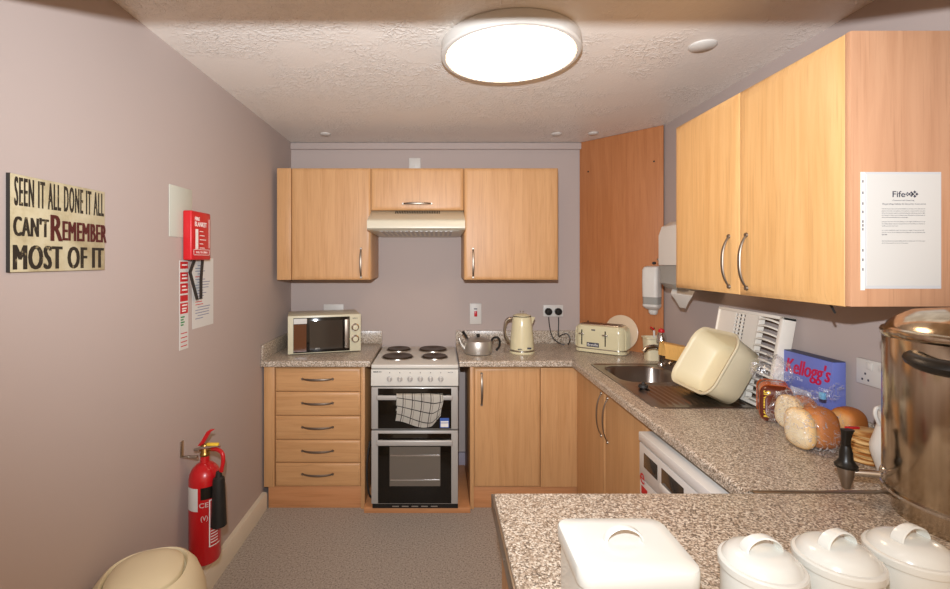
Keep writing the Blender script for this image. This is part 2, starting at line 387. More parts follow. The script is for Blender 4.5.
# ------------------------------------------------------------------ handles and base units
def bow(F, u, v, L_, vert=True, rise=.026):
    mb = MB(); pts = []; n = 14
    for i in range(n+1):
        t = i/n*2-1; h = rise*(1-abs(t)**2.6)
        pts.append(F.p(u, v+t*L_/2, h) if vert else F.p(u+t*L_/2, v, h))
    mb.tube(pts, lambda t: .0026+.0012*math.sin(PI*t), 8, flat=2.0, ref=F.n)
    for t in (-1, 1):
        a = F.p(u, v+t*L_/2, -.001) if vert else F.p(u+t*L_/2, v, -.001); mb.cyl(a, a+F.n*.006, .009, .007, 12)
    return mb
FB = back(2.87)                     # door faces of the back run stand 20 mm proud of this
du = thing('drawer_unit', 'beech five-drawer base unit with bow handles below the microwave', 'drawer unit', (-.76, 2.9, 0))
build('carcass', MB().box((-1.05, 2.872, .13), (-.474, YB-.03, ZW-TH-.002)), M['wood'], du)
build('filler_strip', MB().box((XL+.012, 2.852, .134), (-1.003, 2.872, .872), .002), M['wood'], du)
build('end_panel', MB().box((-.472, 2.85, 0), (-.449, YB-.03, ZW-TH-.002), .001), M['wood'], du)
build('plinth', MB().box((-1.045, 2.866, 0), (-.473, 2.884, .133), .001), M['plinth'], du)
zs = [.862, .716, .568, .420, .279, .134]
for i in range(5):
    d_ = build('drawer', MB().panel(FB, -.999, -.476, zs[i+1]+.003, zs[i], .02, .016, .006), M['woodx'], du)
    build('handle', bow(back(2.85), -.738, (zs[i]+zs[i+1])/2+.008, .185, False), M['satin'], d_)
cu_ = thing('base_cupboard', 'beech base cupboard with one handle and blank corner panel right of the cooker', 'cupboard', (.5, 2.9, 0))
build('carcass', MB().box((.222, 2.872, .13), (.83, YB-.03, ZW-TH-.002)), M['wood'], cu_)
build('end_panel', MB().box((.197, 2.85, 0), (.220, YB-.03, ZW-TH-.002), .001), M['wood'], cu_)
build('plinth', MB().box((.221, 2.868, 0), (.86, 2.884, .128), .001), M['plinth'], cu_)
dr = build('door', MB().panel(FB, .224, .626, .134, .862, .02, .014, .005), M['wood'], cu_)
build('handle', bow(back(2.85), .268, .735, .19), M['satin'], dr)
build('corner_panel', MB().panel(FB, .630, .866, .134, .866, .02, .004, .002), M['wood'], cu_)
FR = right(.868)
su = thing('sink_cupboard', 'beech two-door cupboard with bow handles under the sink', 'cupboard', (1.1, 2.4, 0))
build('carcass', MB().box((.870, 1.885, .13), (XR-.03, 2.868, .74)), M['wood'], su)
build('plinth', MB().box((.886, 1.87, 0), (.904, 2.866, .128), .001), M['plinth'], su)
build('end_panel', MB().box((.85, 1.862, 0), (XR-.03, 1.882, ZW-TH-.002), .001), M['wood'], su)
for (a, b, hu) in ((2.849, 2.372, 2.415), (2.366, 1.886, 2.325)):
    d_ = build('door', MB().panel(FR, -a, -b, .10, .862, .02, .014, .005), M['wood'], su)
    build('handle', bow(right(.848), -hu, .725, .22), M['satin'], d_)
build('top_rail', MB().box((.858, 1.885, .866), (.88, 2.84, ZW-TH-.001)), M['wood'], su)

# white under-counter appliance
ap = thing('dishwasher', 'white dishwasher under the right-hand worktop beside the sink cupboard', 'dishwasher', (1.08, 1.54, 0))
AX = .795
bd = MB().box((AX+.012, 1.255, .02), (1.40, 1.835, .812), .003); bd.box((AX-.004, 1.252, .815), (1.40, 1.838, .852), .006)
build('body', bd, M['appliance'], ap)
FA = right(AX+.012)
build('front_panel', MB().fbox(FA, -1.832, -1.258, .68, .812, 0, .014, .003), M['appliance'], ap)
build('door', MB().fbox(FA, -1.832, -1.258, .09, .676, 0, .012, .003), M['appliance'], ap)
build('kick_plate', MB().box((AX+.04, 1.26, 0), (AX+.05, 1.83, .09)), M['black'], ap)
build('display', MB().fbox(FA, -1.79, -1.68, .730, .785, .012, .0155, .001), M['mwglass'], ap)
hr = MB().fbox(FA, -1.65, -1.50, .715, .79, .012, .0155, .004); o_ = build('handle_recess', hr, M['mwglass'], ap)
build('grip', MB().fbox(FA, -1.655, -1.495, .705, .735, .012, .022, .005), M['appliance'], o_)
lg = MB().text('e', FA, -1.822, -1.785, .66, .70, .0146, .0006); lg.fbox(FA, -1.815, -1.765, .62, .65, .0126, .0135)
build('red_badge', lg, M['redp'], ap)

# ------------------------------------------------------------------ wall cupboards
WF = back(3.04); ZT, ZB = 2.124, 1.400
def wall_unit(label, x0, x1, z0, z1, dx0, dx1, hdl):
    t = thing('wall_cupboard', label, 'wall cupboard', ((x0+x1)/2, 3.2, z0))
    build('carcass', MB().box((x0, 3.042, z0), (x1, YB-.002, z1), .001), M['wood'], t)
    d_ = build('door', MB().panel(WF, dx0, dx1, z0-.002, z1, .021, .022, .007), M['wood'], t)
    build('handle', hdl, M['satin'], d_)
    return t
w1 = wall_unit('beech wall cupboard on the far left, above the microwave', -1.045, -.437, ZB, ZT, -.953, -.439, bow(back(3.019), -.500, 1.508, .185))
build('filler_strip', MB().box((-1.047, 3.022, ZB-.002), (-.956, 3.042, ZT), .002), M['wood'], w1)
wall_unit('short beech bridging cupboard above the cooker hood', -.435, .168, 1.852, ZT, -.434, .166, bow(back(3.019), -.135, 1.893, .185, False))
wall_unit('beech wall cupboard right of the cooker hood, above the kettle', .170, .782, ZB, ZT, .171, .781, bow(back(3.019), .228, 1.508, .185))
# right-hand double cupboard
RC = right(1.095); Z0, Z1 = 1.405, 2.127
rc = thing('wall_cupboard', 'large beech double wall cupboard on the right with a notice on its end', 'wall cupboard', (1.28, 1.67, Z0))
build('carcass', MB().box((1.097, 1.236, Z0), (XR-.002, 2.112, Z1), .001), M['wood'], rc)
build('end_panel', MB().box((1.080, 1.216, Z0), (XR-.002, 1.234, Z1), .001), M['endwood'], rc)
for (a, b, hu) in ((2.112, 1.668, 1.715), (1.664, 1.238, 1.618)):
    d_ = build('door', MB().panel(RC, -a, -b, Z0-.002, Z1, .022, .036, .008), M['wooddoor'], rc)
    build('handle', bow(right(1.073), -hu, 1.522, .185), M['satin'], d_)
build('cable_end', MB().cyl((1.12, 1.33, 1.404), (1.14, 1.335, 1.375), .003, seg=8), M['softblack'], rc)

# notice in plastic sleeve
EP = back(1.2155)
nt = thing('notice', 'white typed notice in a clear plastic sleeve on the end of the right cupboard', 'notice', (1.2, 1.21, 1.45))
nx0, nx1, nz0, nz1 = 1.104, 1.315, 1.452, 1.757
build('paper', MB().fbox(EP, nx0+.016, nx1-.003, nz0+.008, nz1-.006, .0004, .001), M['paper'], nt)
slv = MB().fbox(EP, nx0+.012, nx1, nz0, nz1, .0001, .0003)
build('sleeve', slv, M['blank'], nt)
sb = build('binding_strip', MB().fbox(EP, nx0, nx0+.011, nz0-.004, nz1, .0002, .0012), M['whiteink'], nt)
for z in (.05, .075, .10, .155, .165, .175, .20, .222, .25, .28): build('punched_hole', MB().fbox(EP, nx0+.004, nx0+.007, nz0+z-.003, nz0+z+.004, .0012, .0014), M['ink'], sb)
tx = MB()
tx.text('Fife', EP, nx0+.083, nx0+.116, nz1-.066, nz1-.050, .0011, .0002, offset=.01)
for k, (cx, r) in enumerate(((.122, .006), (.132, .008), (.141, .010))):
    c = (nx0+cx, nz1-.058)
    for a in range(4 if k < 2 else 4):
        an = PI/2*a; q = Frame(EP.p(c[0]+r*.55*math.cos(an), c[1]+r*.55*math.sin(an), .0011), (math.cos(PI/4), 0, math.sin(PI/4)), (-math.sin(PI/4), 0, math.cos(PI/4)))
        tx.fbox(q, -r*.28, r*.28, -r*.28, r*.28, 0, .0002)
tx.text('Commercial Catering', EP, nx0+.083, nx0+.140, nz1-.0765, nz1-.0725, .0011, .0002)
tx.text('Regarding Safety & Security Concerns', EP, nx0+.057, nx0+.170, nz1-.0865, nz1-.0815, .0011, .0002)
rows = [(0, 1.0), (0, 1), (0, 1), (0, 1), (0, .6), None, (0, 1), (0, 1), (0, .37), None, (0, .97), (0, 1), (0, .12), None, None, (0, 1), (0, .6)]
wds = 'the if any of you see a risk to safety or are concerned about security please report it at once to staff on duty so that it can be put right'.split()
z = nz1-.095; k = 0; rw = random.Random(3)
for r_ in rows:
    if r_:
        w_ = .113*r_[1]; line = ' '.join(rw.choice(wds) for _ in range(max(1, int(15*r_[1]))))
        tx.text(line, EP, nx0+.055, nx0+.055+w_, z-.003, z, .0011, .0002)
    z -= .0056
build('print', tx, M['ink'], nt)

# ------------------------------------------------------------------ cooker hood
hd = thing('cooker_hood', 'cream slimline cooker hood with slotted top under the bridging cupboard', 'hood', (-.135, 3.1, 1.69))
hx0, hx1 = -.432, .165
hp = [(3.040, 1.849), (2.85, 1.778), (2.832, 1.770), (2.825, 1.76), (2.825, 1.722), (2.835, 1.714), (2.87, 1.71), (YB-.003, 1.695), (YB-.003, 1.849)]
build('body', MB().loft([[(x, y, z) for y, z in hp] for x in (hx0, hx1)]), M['hood'], hd)
gr = MB(); gd = (Vector((0, 2.85, 1.778))-Vector((0, 3.04, 1.849))).normalized()
for i in range(27):
    x = -.275+i*.0108*1.0
    gr.fbox(Frame((x, 3.03, 1.8455), (1, 0, 0), gd*-1), 0, .0055, -.062, .0, 0, .0012)
build('vent_slots', gr, M['dark'], hd)
fl = MB()
for i in range(15): fl.fbox(Frame((-.36+i*.031, 2.90, 1.7085), (1, 0, 0), (0, -1, .03)), 0, .016, -.36, .0, 0, .003)
build('filter_bars', fl, M['silver'], hd)
build('filter', MB().fbox(Frame((hx0+.03, 2.88, 1.7088), (1, 0, 0), (0, -1, .03)), 0, .54, -.45, 0, 0, .0012), M['hood'], hd)
fs_ = MB()
for i in range(3): fs_.fbox(Frame((-.17+i*.03, 2.92, 1.8045), (1, 0, 0), gd*-1), 0, .012, .0, .006, 0, .001)
build('controls', fs_, M['white'], hd)

# ------------------------------------------------------------------ sockets and switches
def socket(label, F, w=.146, h=.086, name='socket', nuts=True):
    t = thing(name, label, 'socket', tuple(F.p(0, 0, 0)))
    build('plate', MB().fbox(F, -w/2, w/2, -h/2, h/2, 0.0005, .012, .003), M['white'], t); return t
sk = socket('white double socket on the back wall with two black plugs in it', back(YB, .845, 1.155))
for sx_ in (-.038, .034):
    F = back(YB, .845+sx_, 1.150)
    p_ = thing('plug', ['left-hand black plug in the back wall double socket', 'right-hand black plug in the back wall double socket'][sx_ > 0], 'plug', tuple(F.p(0, 0, .0125)))
    pb = MB(); pb.lathe([(.026, 0), (.027, .01), (.025, .026), (.018, .032), (.001, .033)], 20, F.M @ Matrix.Translation((0, 0, .0125))); build('body', pb, M['black'], p_)
    x0 = .845+sx_
    pts = [(x0, YB-.03, 1.11), (x0+.004, YB-.032, 1.05), (x0+.02, YB-.05, .96), (x0+.07, YB-.08, .925), (x0+.10, YB-.09, .921)] if sx_ < 0 else \
          [(x0, YB-.03, 1.11), (x0+.0, YB-.032, 1.03), (x0-.01, YB-.045, .965), (x0+.02, YB-.06, .99), (x0+.055, YB-.07, 1.0), (x0+.075, YB-.08, .96), (x0+.05, YB-.1, .922)]
    build('cable', MB().tube(pts, .0038, 8, smooth=3), M['black'], p_)
sr = socket('white double socket on the right wall beside the urn, nothing plugged in', right(XR, 1.527, 1.150))
F = right(XR, 1.527, 1.150); 
for cx in (-.038, .038):
    for (a, b) in ((0, -.006), (-.011, -.026), (.011, -.026)): build('pin_hole', MB().fbox(F, cx+a-.003, cx+a+.003, b-.003, b+.004, .0121, .0125), M['ink'], sr)
for cx in (-.022, .022): build('rocker', MB().fbox(F, cx-.012, cx+.012, .012, .034, .012, .016, .002), M['white'], sr)
F = back(YB, .276, 1.135)
cs = thing('cooker_switch', 'tall white cooker switch plate with a red rocker above the teapot', 'switch', tuple(F.p(0, 0, 0)))
build('plate', MB().fbox(F, -.043, .043, -.078, .074, .0005, .012, .003), M['white'], cs)
build('rocker', MB().fbox(F, -.011, .011, -.022, .018, .012, .019, .002), M['redp'], cs)
build('indicator', MB().fbox(F, -.012, .012, .030, .037, .012, .0135), M['ink'], cs)
F = back(YB, -.17, 2.232)
fsw = thing('fused_switch', 'small white fused switch on the wall above the cupboards', 'switch', tuple(F.p(0, 0, 0)))
build('plate', MB().fbox(F, -.043, .043, -.043, .043, .0005, .014, .004), M['white'], fsw)
build('rocker', MB().fbox(F, -.02, .0, -.028, -.012, .014, .018, .002), M['white'], fsw)
sm_ = socket('white double socket on the back wall, its top showing above the microwave', back(YB, -.765, 1.16))

# ------------------------------------------------------------------ cooker
tag(build('cooker_platform', MB().box((-.447, 2.805, 0), (.195, YB-.032, .034), .002), M['plinth']), 'low wooden platform raising the cooker off the floor', 'platform')
cx0, cx1, cy = -.402, .122, 2.80
ck = thing('cooker', 'freestanding white and silver electric cooker with four solid hotplates', 'cooker', (-.14, 3.1, .034))
build('body', MB().box((cx0+.006, cy+.02, .036), (cx1-.006, YB-.035, .865), .003), M['silver'], ck)
hob = MB().box((cx0, cy-.002, .872), (cx1, YB-.032, .897), .006, 3)
build('hob', hob, M['cookwhite'], ck)
for (x, y, r) in ((-.275, 3.27, .078), (-.035, 3.27, .092), (-.262, 3.02, .094), (-.022, 3.02, .078)):
    p_ = build('hotplate', MB().lathe([(r+.008, 0), (r+.008, .002), (r, .003), (r, .010), (r*.97, .012), (r*.32, .0115), (r*.28, .0095), (.001, .0095)], 36, Matrix.Translation((x, y, .897))), M['hot'], ck)
    build('rim', MB().lathe([(r+.006, 0), (r+.011, .0), (r+.010, .004), (r+.005, .003)], 36, Matrix.Translation((x, y, .8972)), cap0=False, cap1=False), M['steel'], p_)
CF = back(cy)
fp = MB().loft([[(x, y, z) for y, z in ((cy+.03, .868), (cy-.001, .868), (cy-.010, .78), (cy-.008, .771), (cy+.03, .771))] for x in (cx0, cx1)])
build('control_panel', fp, M['cookwhite'], ck)
for i in range(6):
    x = -.291+i*.0615
    k_ = build('knob', MB().lathe([(.017, 0), (.016, .004), (.011, .006), (.010, .018), (.001, .0185)], 20, back(cy-.006, x, .812).M), M['silver'], ck)
    build('pointer', MB().fbox(back(cy-.006, x, .812), -.003, .003, -.014, .014, .006, .022, .002), M['white'], k_)
bt = MB().text('BEKO', back(cy-.003), -.388, -.340, .850, .858, 0, .001, offset=.015); bt.text('BS1530', back(cy-.003), .06, .09, .848, .853, 0, .001)
for i in range(6): bt.fbox(back(cy-.003), -.293+i*.0615, -.289+i*.0615, .846, .852, 0, .001)
build('badge', bt, M['inkblack'], ck)
def oven_door(z0, z1, gz0, gz1, hz, handle_th):
    d_ = MB().fbox(CF, cx0+.002, cx1-.002, z0, z1, -.02, .012, .004)
    d_ = build('oven_door', d_, M['silver'], ck)
    build('glass', MB().fbox(CF, cx0+.042, cx1-.042, gz0, gz1, .010, .0135, .001), M['glass_black'], d_)
    hb_ = MB().fbox(CF, cx0+.036, cx1-.036, hz-handle_th/2, hz+handle_th/2, .035, .05, .007, 3)
    for x in (cx0+.06, cx1-.06): hb_.fbox(CF, x-.012, x+.012, hz-.008, hz+.008, .010, .04, .003)
    build('handle', hb_, M['silver'], d_); return d_
d1 = oven_door(.512, .764, .516, .757, .710, .028)
d2 = oven_door(.064, .503, .068, .487, .442, .034)
wn = build('window', MB().fbox(CF, -.290, .014, .172, .408, .0133, .0142), M['window_glass'], d2)
rk = MB()
for z in (.205, .352): rk.fbox(CF, -.285, .010, z, z+.007, .0142, .016)
build('oven_racks', rk, M['chrome'], wn)
kb = build('kick_plate', MB().fbox(CF, cx0+.008, cx1-.002, .036, .061, -.01, .006), M['black'], ck)
vs = MB()
for i in range(5): vs.fbox(CF, -.275+i*.058, -.235+i*.058, .044, .05, .006, .0066)
build('vent_slots', vs, M['steel'], kb)
st = MB().fbox(CF, .012, .066, .522, .580, .0135, .0142, mi=0); st.fbox(CF, .016, .062, .526, .549, .0142, .0146, mi=1); st.fbox(CF, .016, .062, .553, .562, .0142, .0146, mi=1)
build('energy_label', st, None, ck, mats=[M['stick'], M['whiteink']])
tag(build('cable', MB().tube([(-.416, 2.84, .42), (-.43, 2.82, .33), (-.432, 2.815, .2), (-.42, 2.83, .10), (-.415, 2.9, .045)], .006, 8, smooth=3), M['softblack']), 'dark cooker cable looping down left of the cooker', 'cable')

# tea towel over the upper oven handle
tb = bmesh.new(); uvl = tb.loops.layers.uv.new('UVMap'); nu, nv = 26, 26; grid = []
yf = cy-.058
for j in range(nv+1):
    row = []
    for i in range(nu+1):
        s_ = i/nu; t_ = j/nv
        x = -.252+.268*s_+.012*math.sin(3*t_)
        drop = .165+.012*s_*0+(-.045 if s_ > .8 else 0)*(s_-.8)/.2-.02*math.cos(s_*5)
        L1 = .05
        if t_ < .12: a = t_/.12; y = cy-.016-.006*(1-a); z = .725-.10*(1-a)
        elif t_ < .22: a = (t_-.12)/.10*PI; y = cy-.0425+.0195*math.cos(a); z = .7265+.008*math.sin(a)
        else:
            a = (t_-.22)/.78; z = .7265-drop*a; y = yf-.004-.006*math.sin(PI*a)*(1+math.sin(9*s_))-.004*a
        row.append(tb.verts.new((x+.006*math.sin(6*t_)*s_, y, z)))
    grid.append(row)
for j in range(nv):
    for i in range(nu):
        f = tb.faces.new((grid[j][i], grid[j][i+1], grid[j+1][i+1], grid[j+1][i]))
        for l, (a, b) in zip(f.loops, ((i, j), (i+1, j), (i+1, j+1), (i, j+1))): l[uvl].uv = (a/nu+.04*b/nv, b/nv+.16*(1-a/nu))
bmesh.ops.solidify(tb, geom=tb.faces[:], thickness=.002)
mb = MB(); mb.bm.free(); mb.bm = tb
tag(build('tea_towel', mb, M['check'], sharp=60), 'white tea towel with dark check lines hanging over the top oven handle', 'tea towel')

# ------------------------------------------------------------------ microwave
mw = thing('microwave', 'cream microwave oven with dark door and two round dials on the left worktop', 'microwave', (-.961, 2.974, ZW), math.atan2(.136, .446))
w, h, dp = .466, .252, .30
build('body', MB().box((0, .012, .006), (w, dp, h), .006), M['mwbody'], mw, True)
F = Frame((0, .012, 0), (1, 0, 0), (0, 0, 1))
build('fascia', MB().fbox(F, 0, w, .006, h, -.001, .011, .003), M['mwbody'], mw, True)
d_ = build('door', MB().fbox(F, .034, .392, .012, h-.014, .010, .015, .002), M['glass_black'], mw, True)
build('window', MB().fbox(F, .135, .345, .03, h-.035, .0148, .0155), M['mwglass'], d_, True)
build('brown_strip', MB().fbox(F, .036, .115, .02, h-.055, .0148, .0156), mat('brown_film', '5A3218', .15), d_, True)
build('label', MB().fbox(F, .036, .118, h-.052, h-.018, .0148, .0158), M['paper'], d_, True)
hh = MB().fbox(F, .357, .385, .03, h-.03, .018, .030, .004, 2)
for z in (.04, h-.045): hh.fbox(F, .362, .380, z-.006, z+.008, .012, .02)
build('handle', hh, M['satin'], d_, True)
for z in (.165, .088):
    k_ = build('dial', MB().lathe([(.026, 0), (.026, .004), (.020, .006), (.019, .018), (.001, .019)], 28, F.M @ Matrix.Translation((.428, z, .011))), M['chrome'], mw, True)
    build('dial_cap', MB().lathe([(.017, 0), (.016, .003), (.001, .004)], 24, F.M @ Matrix.Translation((.428, z, .029))), M['mwbody'], k_, True)
tt = MB().text('BEKO', F, .412, .444, h-.032, h-.024, .011, .0006); build('badge', tt, M['inkblack'], mw, True)
t2 = MB().text('BEKO', F, .17, .20, .032, .040, .0155, .0004); build('door_badge', t2, M['paper'], d_, True)
ft = MB()
for (x, y) in ((.04, .04), (.42, .04), (.04, .26), (.42, .26)): ft.cyl((x, y, 0), (x, y, .008), .012)
build('feet', ft, M['black'], mw, True)

# ------------------------------------------------------------------ aluminium teapot, kettle, toaster
tp = thing('teapot', 'old aluminium stovetop kettle with black handles next to the cooker', 'kettle', (.262, 3.04, ZW))
build('body', MB().lathe([(.078, 0), (.088, .006), (.093, .03), (.092, .07), (.086, .088), (.070, .096), (.055, .099)], 36), M['alum'], tp, True)
l_ = build('lid', MB().lathe([(.072, .095), (.062, .101), (.03, .108), (.001, .110)], 32), M['alum'], tp, True)
build('lid_knob', MB().lathe([(.009, .108), (.012, .114), (.013, .124), (.009, .130), (.001, .131)], 18), M['black'], l_, True)
build('spout', MB().tube([(-.085, -.01, .035), (-.105, -.012, .055), (-.118, -.014, .085), (-.124, -.014, .105)], lambda t: .017-.009*t, 12, smooth=2), M['alum'], tp, True)
build('handle', MB().tube([(.085, 0, .082), (.10, 0, .105), (.13, 0, .108), (.143, 0, .085), (.140, 0, .045), (.118, 0, .022)], .0075, 10, flat=1.3, smooth=3), M['black'], tp, True)
build('bail_handle', MB().tube([(-.07, .0, .098), (-.082, 0, .12), (-.098, 0, .14), (-.10, 0, .146)], lambda t: .006+.006*t, 10, smooth=2), M['black'], tp, True)

kt = thing('electric_kettle', 'tall cream electric kettle with a silver loop handle on its left', 'kettle', (.556, 3.08, ZW)); kt.scale = (1.03, 1.03, 1.08)
build('base', MB().lathe([(.080, 0), (.082, .006), (.080, .012), (.070, .014)], 36), M['kettle'], kt, True)
build('body', MB().lathe([(.074, .018), (.078, .024), (.074, .08), (.066, .16), (.060, .215), (.056, .224)], 40), M['kettle'], kt, True)
build('band', MB().lathe([(.077, .013), (.0795, .015), (.0795, .021), (.077, .023)], 40), M['steel'], kt, True)
l_ = build('lid', MB().lathe([(.058, .222), (.056, .230), (.03, .238), (.001, .24)], 36), M['kettle'], kt, True)
build('lid_rim', MB().lathe([(.0575, .220), (.0585, .222), (.0575, .226)], 36), M['softblack'], l_, True)
build('lid_knob', MB().lathe([(.004, .238), (.004, .246), (.013, .248), (.013, .253), (.001, .254)], 20), M['steel'], l_, True)
build('handle', MB().tube([(-.055, 0, .208), (-.085, 0, .210), (-.108, 0, .19), (-.114, 0, .13), (-.104, 0, .085), (-.078, 0, .062)], .0085, 12, flat=1.4, smooth=3), M['steel'], kt, True)
sp_ = MB().loft([[(.052, -.020, .222), (.052, .020, .222), (.060, .018, .170), (.060, -.018, .170)], [(.084, -.003, .216), (.084, .003, .216), (.066, .003, .172), (.066, -.003, .172)]])
build('spout', sp_, M['kettle'], kt, True)
F = Frame((.0, -.079, .03), (1, 0, 0), (0, 0, 1))
sg_ = MB().fbox(F, .02, .045, .005, .013, -.004, .0015); sg_.fbox(F, -.04, -.015, .002, .005, -.006, .003); build('badge', sg_, M['ink'], kt, True)

tr_ = thing('toaster', 'cream four-slice toaster with ribbed ends in the far right corner', 'toaster', (.918, 3.135, ZW), math.radians(-36))
tr_.scale = (1, 1, 1.10)
TW, TD, TZ = .325, .165, .165
def trr(w_, d_, r, z, rib=0):
    pts = rr(w_, d_, r, 8)
    return [(x+TW/2, y+TD/2, z) for x, y in pts]
build('base', MB().loft([trr(TW+.006, TD+.006, .05, .004), trr(TW+.008, TD+.008, .052, .012), trr(TW+.006, TD+.006, .05, .022)]), M['ctoast'], tr_, True)
build('trim_band', MB().loft([trr(TW+.002, TD+.002, .05, .022), trr(TW+.002, TD+.002, .05, .028)]), M['steel'], tr_, True)
bd = MB().loft([trr(TW, TD, .05, .028), trr(TW, TD, .05, .12), trr(TW-.006, TD-.006, .048, .145), trr(TW-.022, TD-.022, .044, .160), trr(TW-.045, TD-.045, .035, TZ)])
for sgn in (0, 1):
    for i in range(7):
        y = .035+i*.016; x = TW-.001 if sgn else .001
        bd.tube([(x, y, .03), (x, y, .12), (x-(.006 if sgn else -.006), y, .148)], .0045, 8)
build('body', bd, M['ctoast'], tr_, True)
tpn = build('top_plate', MB().loft([trr(TW-.05, TD-.05, .03, TZ-.001), trr(TW-.054, TD-.054, .028, TZ+.003)]), M['steel'], tr_, True)
st = MB()
for x in (.045, .175):
    for y in (.045, .1): st.box((x, y, TZ+.0025), (x+.11, y+.026, TZ+.0038))
build('slots', st, mat('toast_slot', '3A2018', .5), tpn, True)
F = Frame((0, 0, 0), (1, 0, 0), (0, 0, 1))
for x in (.052, .205):
    l_ = build('lever_slot', MB().fbox(F, x-.0035, x+.0035, .045, .135, -.001, .0012), M['dark'], tr_, True)
    build('lever', MB().fbox(F, x-.017, x+.017, .108, .116, .001, .018, .003), M['steel'], l_, True)
bg_ = MB().fbox(F, .085, .165, .036, .062, 0, .002, .001); b_o = build('badge', bg_, M['ink'], tr_, True)
build('badge_lettering', MB().text('Breville', F, .092, .158, .042, .057, .002, .0005), M['whiteink'], b_o, True)
build('emblem', MB().fbox(F, .115, .14, .134, .141, 0, .0015), M['ink'], tr_, True)
build('feet', MB().box((.03, .03, 0), (TW-.03, TD-.03, .005)), M['black'], tr_, True)

# round board leaning behind the toaster
dn = PF.n; base = PF.p(.355, 0, .075)
dM = Matrix.Translation(PF.p(.328, .120, .026)) @ PF.M.to_3x3().to_4x4() @ Matrix.Rotation(math.radians(-7), 4, 'X')
tag(build('round_board', MB().lathe([(.114, 0), (.118, .002), (.118, .006), (.114, .008)], 48, dM), mat('pale_translucent_plastic', 'D6BFA0', .25)), 'round pale board leaning on the corner panel behind the toaster', 'board')

# ------------------------------------------------------------------ dispensers
s0 = .345/.42*PW if False else .50
sd = thing('soap_dispenser', 'white wall soap dispenser with grey window on the corner panel', 'dispenser', tuple(PF.p(.545, .262, .009)))
F = Frame(PF.p(.545, .262, .0085), PF.u, (0, 0, 1))
def drr(w_, d_, z, r=.02): return [(x, z, y+d_/2) for x, y in rr(w_, d_, r, 4)]
build('housing', MB().loft([drr(.098, .085, .115), drr(.10, .088, .20), drr(.10, .086, .285), drr(.092, .072, .305), drr(.07, .05, .312)], M=F.M), M['white'], sd)
build('window', MB().loft([drr(.096, .082, .068), drr(.098, .084, .115)], M=F.M), M['gasket'], sd)
build('push_bar', MB().loft([drr(.06, .05, .03), drr(.085, .075, .045), drr(.096, .084, .055), drr(.097, .085, .068)], M=F.M), M['white'], sd)
build('nozzle', MB().loft([drr(.035, .035, 0, .01), drr(.05, .045, .012, .015), drr(.052, .047, .032, .015)], M=F.M), M['white'], sd)
tag(build('screw_cap', MB().cyl(PF.p(.545, .592, .0085), PF.p(.545, .592, .03), .009, seg=14), M['softblack']), 'small dark knob on the panel above the soap dispenser', 'knob')
pd = thing('paper_towel_dispenser', 'white paper towel dispenser on the right wall beyond the big cupboard', 'dispenser', (1.34, 2.45, 1.37))
def prr(xo, y0, y1, z): return [(XR-.001-a, y, z) for a, y in ((0, y0), (0, y1), (xo*.8, y1), (xo, y1-.04), (xo, y0+.04), (xo*.8, y0))]
build('cover', MB().loft([prr(.225, 2.33, 2.62, 1.50), prr(.225, 2.33, 2.62, 1.66), prr(.21, 2.335, 2.615, 1.71), prr(.17, 2.35, 2.60, 1.735)]), M['white'], pd)
build('lower_window', MB().loft([prr(.19, 2.34, 2.61, 1.372), prr(.215, 2.33, 2.62, 1.40), prr(.222, 2.33, 2.62, 1.498)]), M['gasket'], pd)
build('lock', MB().cyl((XR-.224, 2.585, 1.53), (XR-.23, 2.585, 1.53), .006, seg=12), M['steel'], pd)
pt = MB()
pt.loft([[(1.27+.01*math.sin(3*t), 2.30+.22*t, 1.372), (1.262, 2.31+.21*t, 1.345), (1.27, 2.36+.12*t, 1.31), (1.29, 2.42+.06*t, 1.275)] for t in (0, .25, .5, .75, 1)], False, False, closed=False)
bmesh.ops.solidify(pt.bm, geom=pt.bm.faces[:], thickness=.001)
tag(build('paper_towel', pt, M['paper']), 'torn white paper towel hanging from the wall dispenser', 'paper towel')

# ------------------------------------------------------------------ sink and what stands by it
sk_ = thing('sink', 'stainless steel inset sink with grooved drainer', 'sink', (1.12, 2.32, ZW))
def ring(cx, cy_, w_, h_, r, z, n=6): return [(cx+x, cy_+y, z) for x, y in rr(w_, h_, r, n)]
ocx, ocy, ow, oh = (SX0+SX1)/2, (SY0+SY1)/2, SX1-SX0+.03, SY1-SY0+.03
bx, by, bw, bh = 1.105, 2.50, .345, .36
rm = MB()
rm.loft([ring(ocx, ocy, ow, oh, .03, ZW+.0005), ring(ocx, ocy, ow-.004, oh-.004, .03, ZW+.004), ring(ocx, ocy, ow-.02, oh-.02, .025, ZW+.004), ring(ocx, ocy, ow-.03, oh-.03, .022, ZW+.001)], False, False)
# deck split round the bowl opening
zk = ZW+.001; ix0, ix1, iy0, iy1 = ocx-ow/2+.014, ocx+ow/2-.014, ocy-oh/2+.014, ocy+oh/2-.014
b0 = ring(bx, by, bw, bh, .09, zk, 8)
import itertools
q = []
for (x, y, z_) in b0:                      # project the bowl outline to the rim of its half of the sink
    dx, dy = x-bx, y-by; ty0 = 2.29
    k1 = (ix1-bx)/dx if dx > 0 else (ix0-bx)/dx if dx < 0 else 1e9
    k2 = (iy1-by)/dy if dy > 0 else (ty0-by)/dy if dy < 0 else 1e9
    k = min(k1, k2); q.append((bx+dx*k, by+dy*k, zk))
corners = [(ix1, iy1), (ix0, iy1), (ix0, 2.29), (ix1, 2.29)]
for c in corners:
    j = min(range(len(q)), key=lambda i: (q[i][0]-c[0])**2+(q[i][1]-c[1])**2); q[j] = (c[0], c[1], zk)
rm.loft([q, b0], False, False)
dz = MB(); drx0, drx1, dry0, dry1 = ix0, ix1, iy0, 2.29
nxx = 96
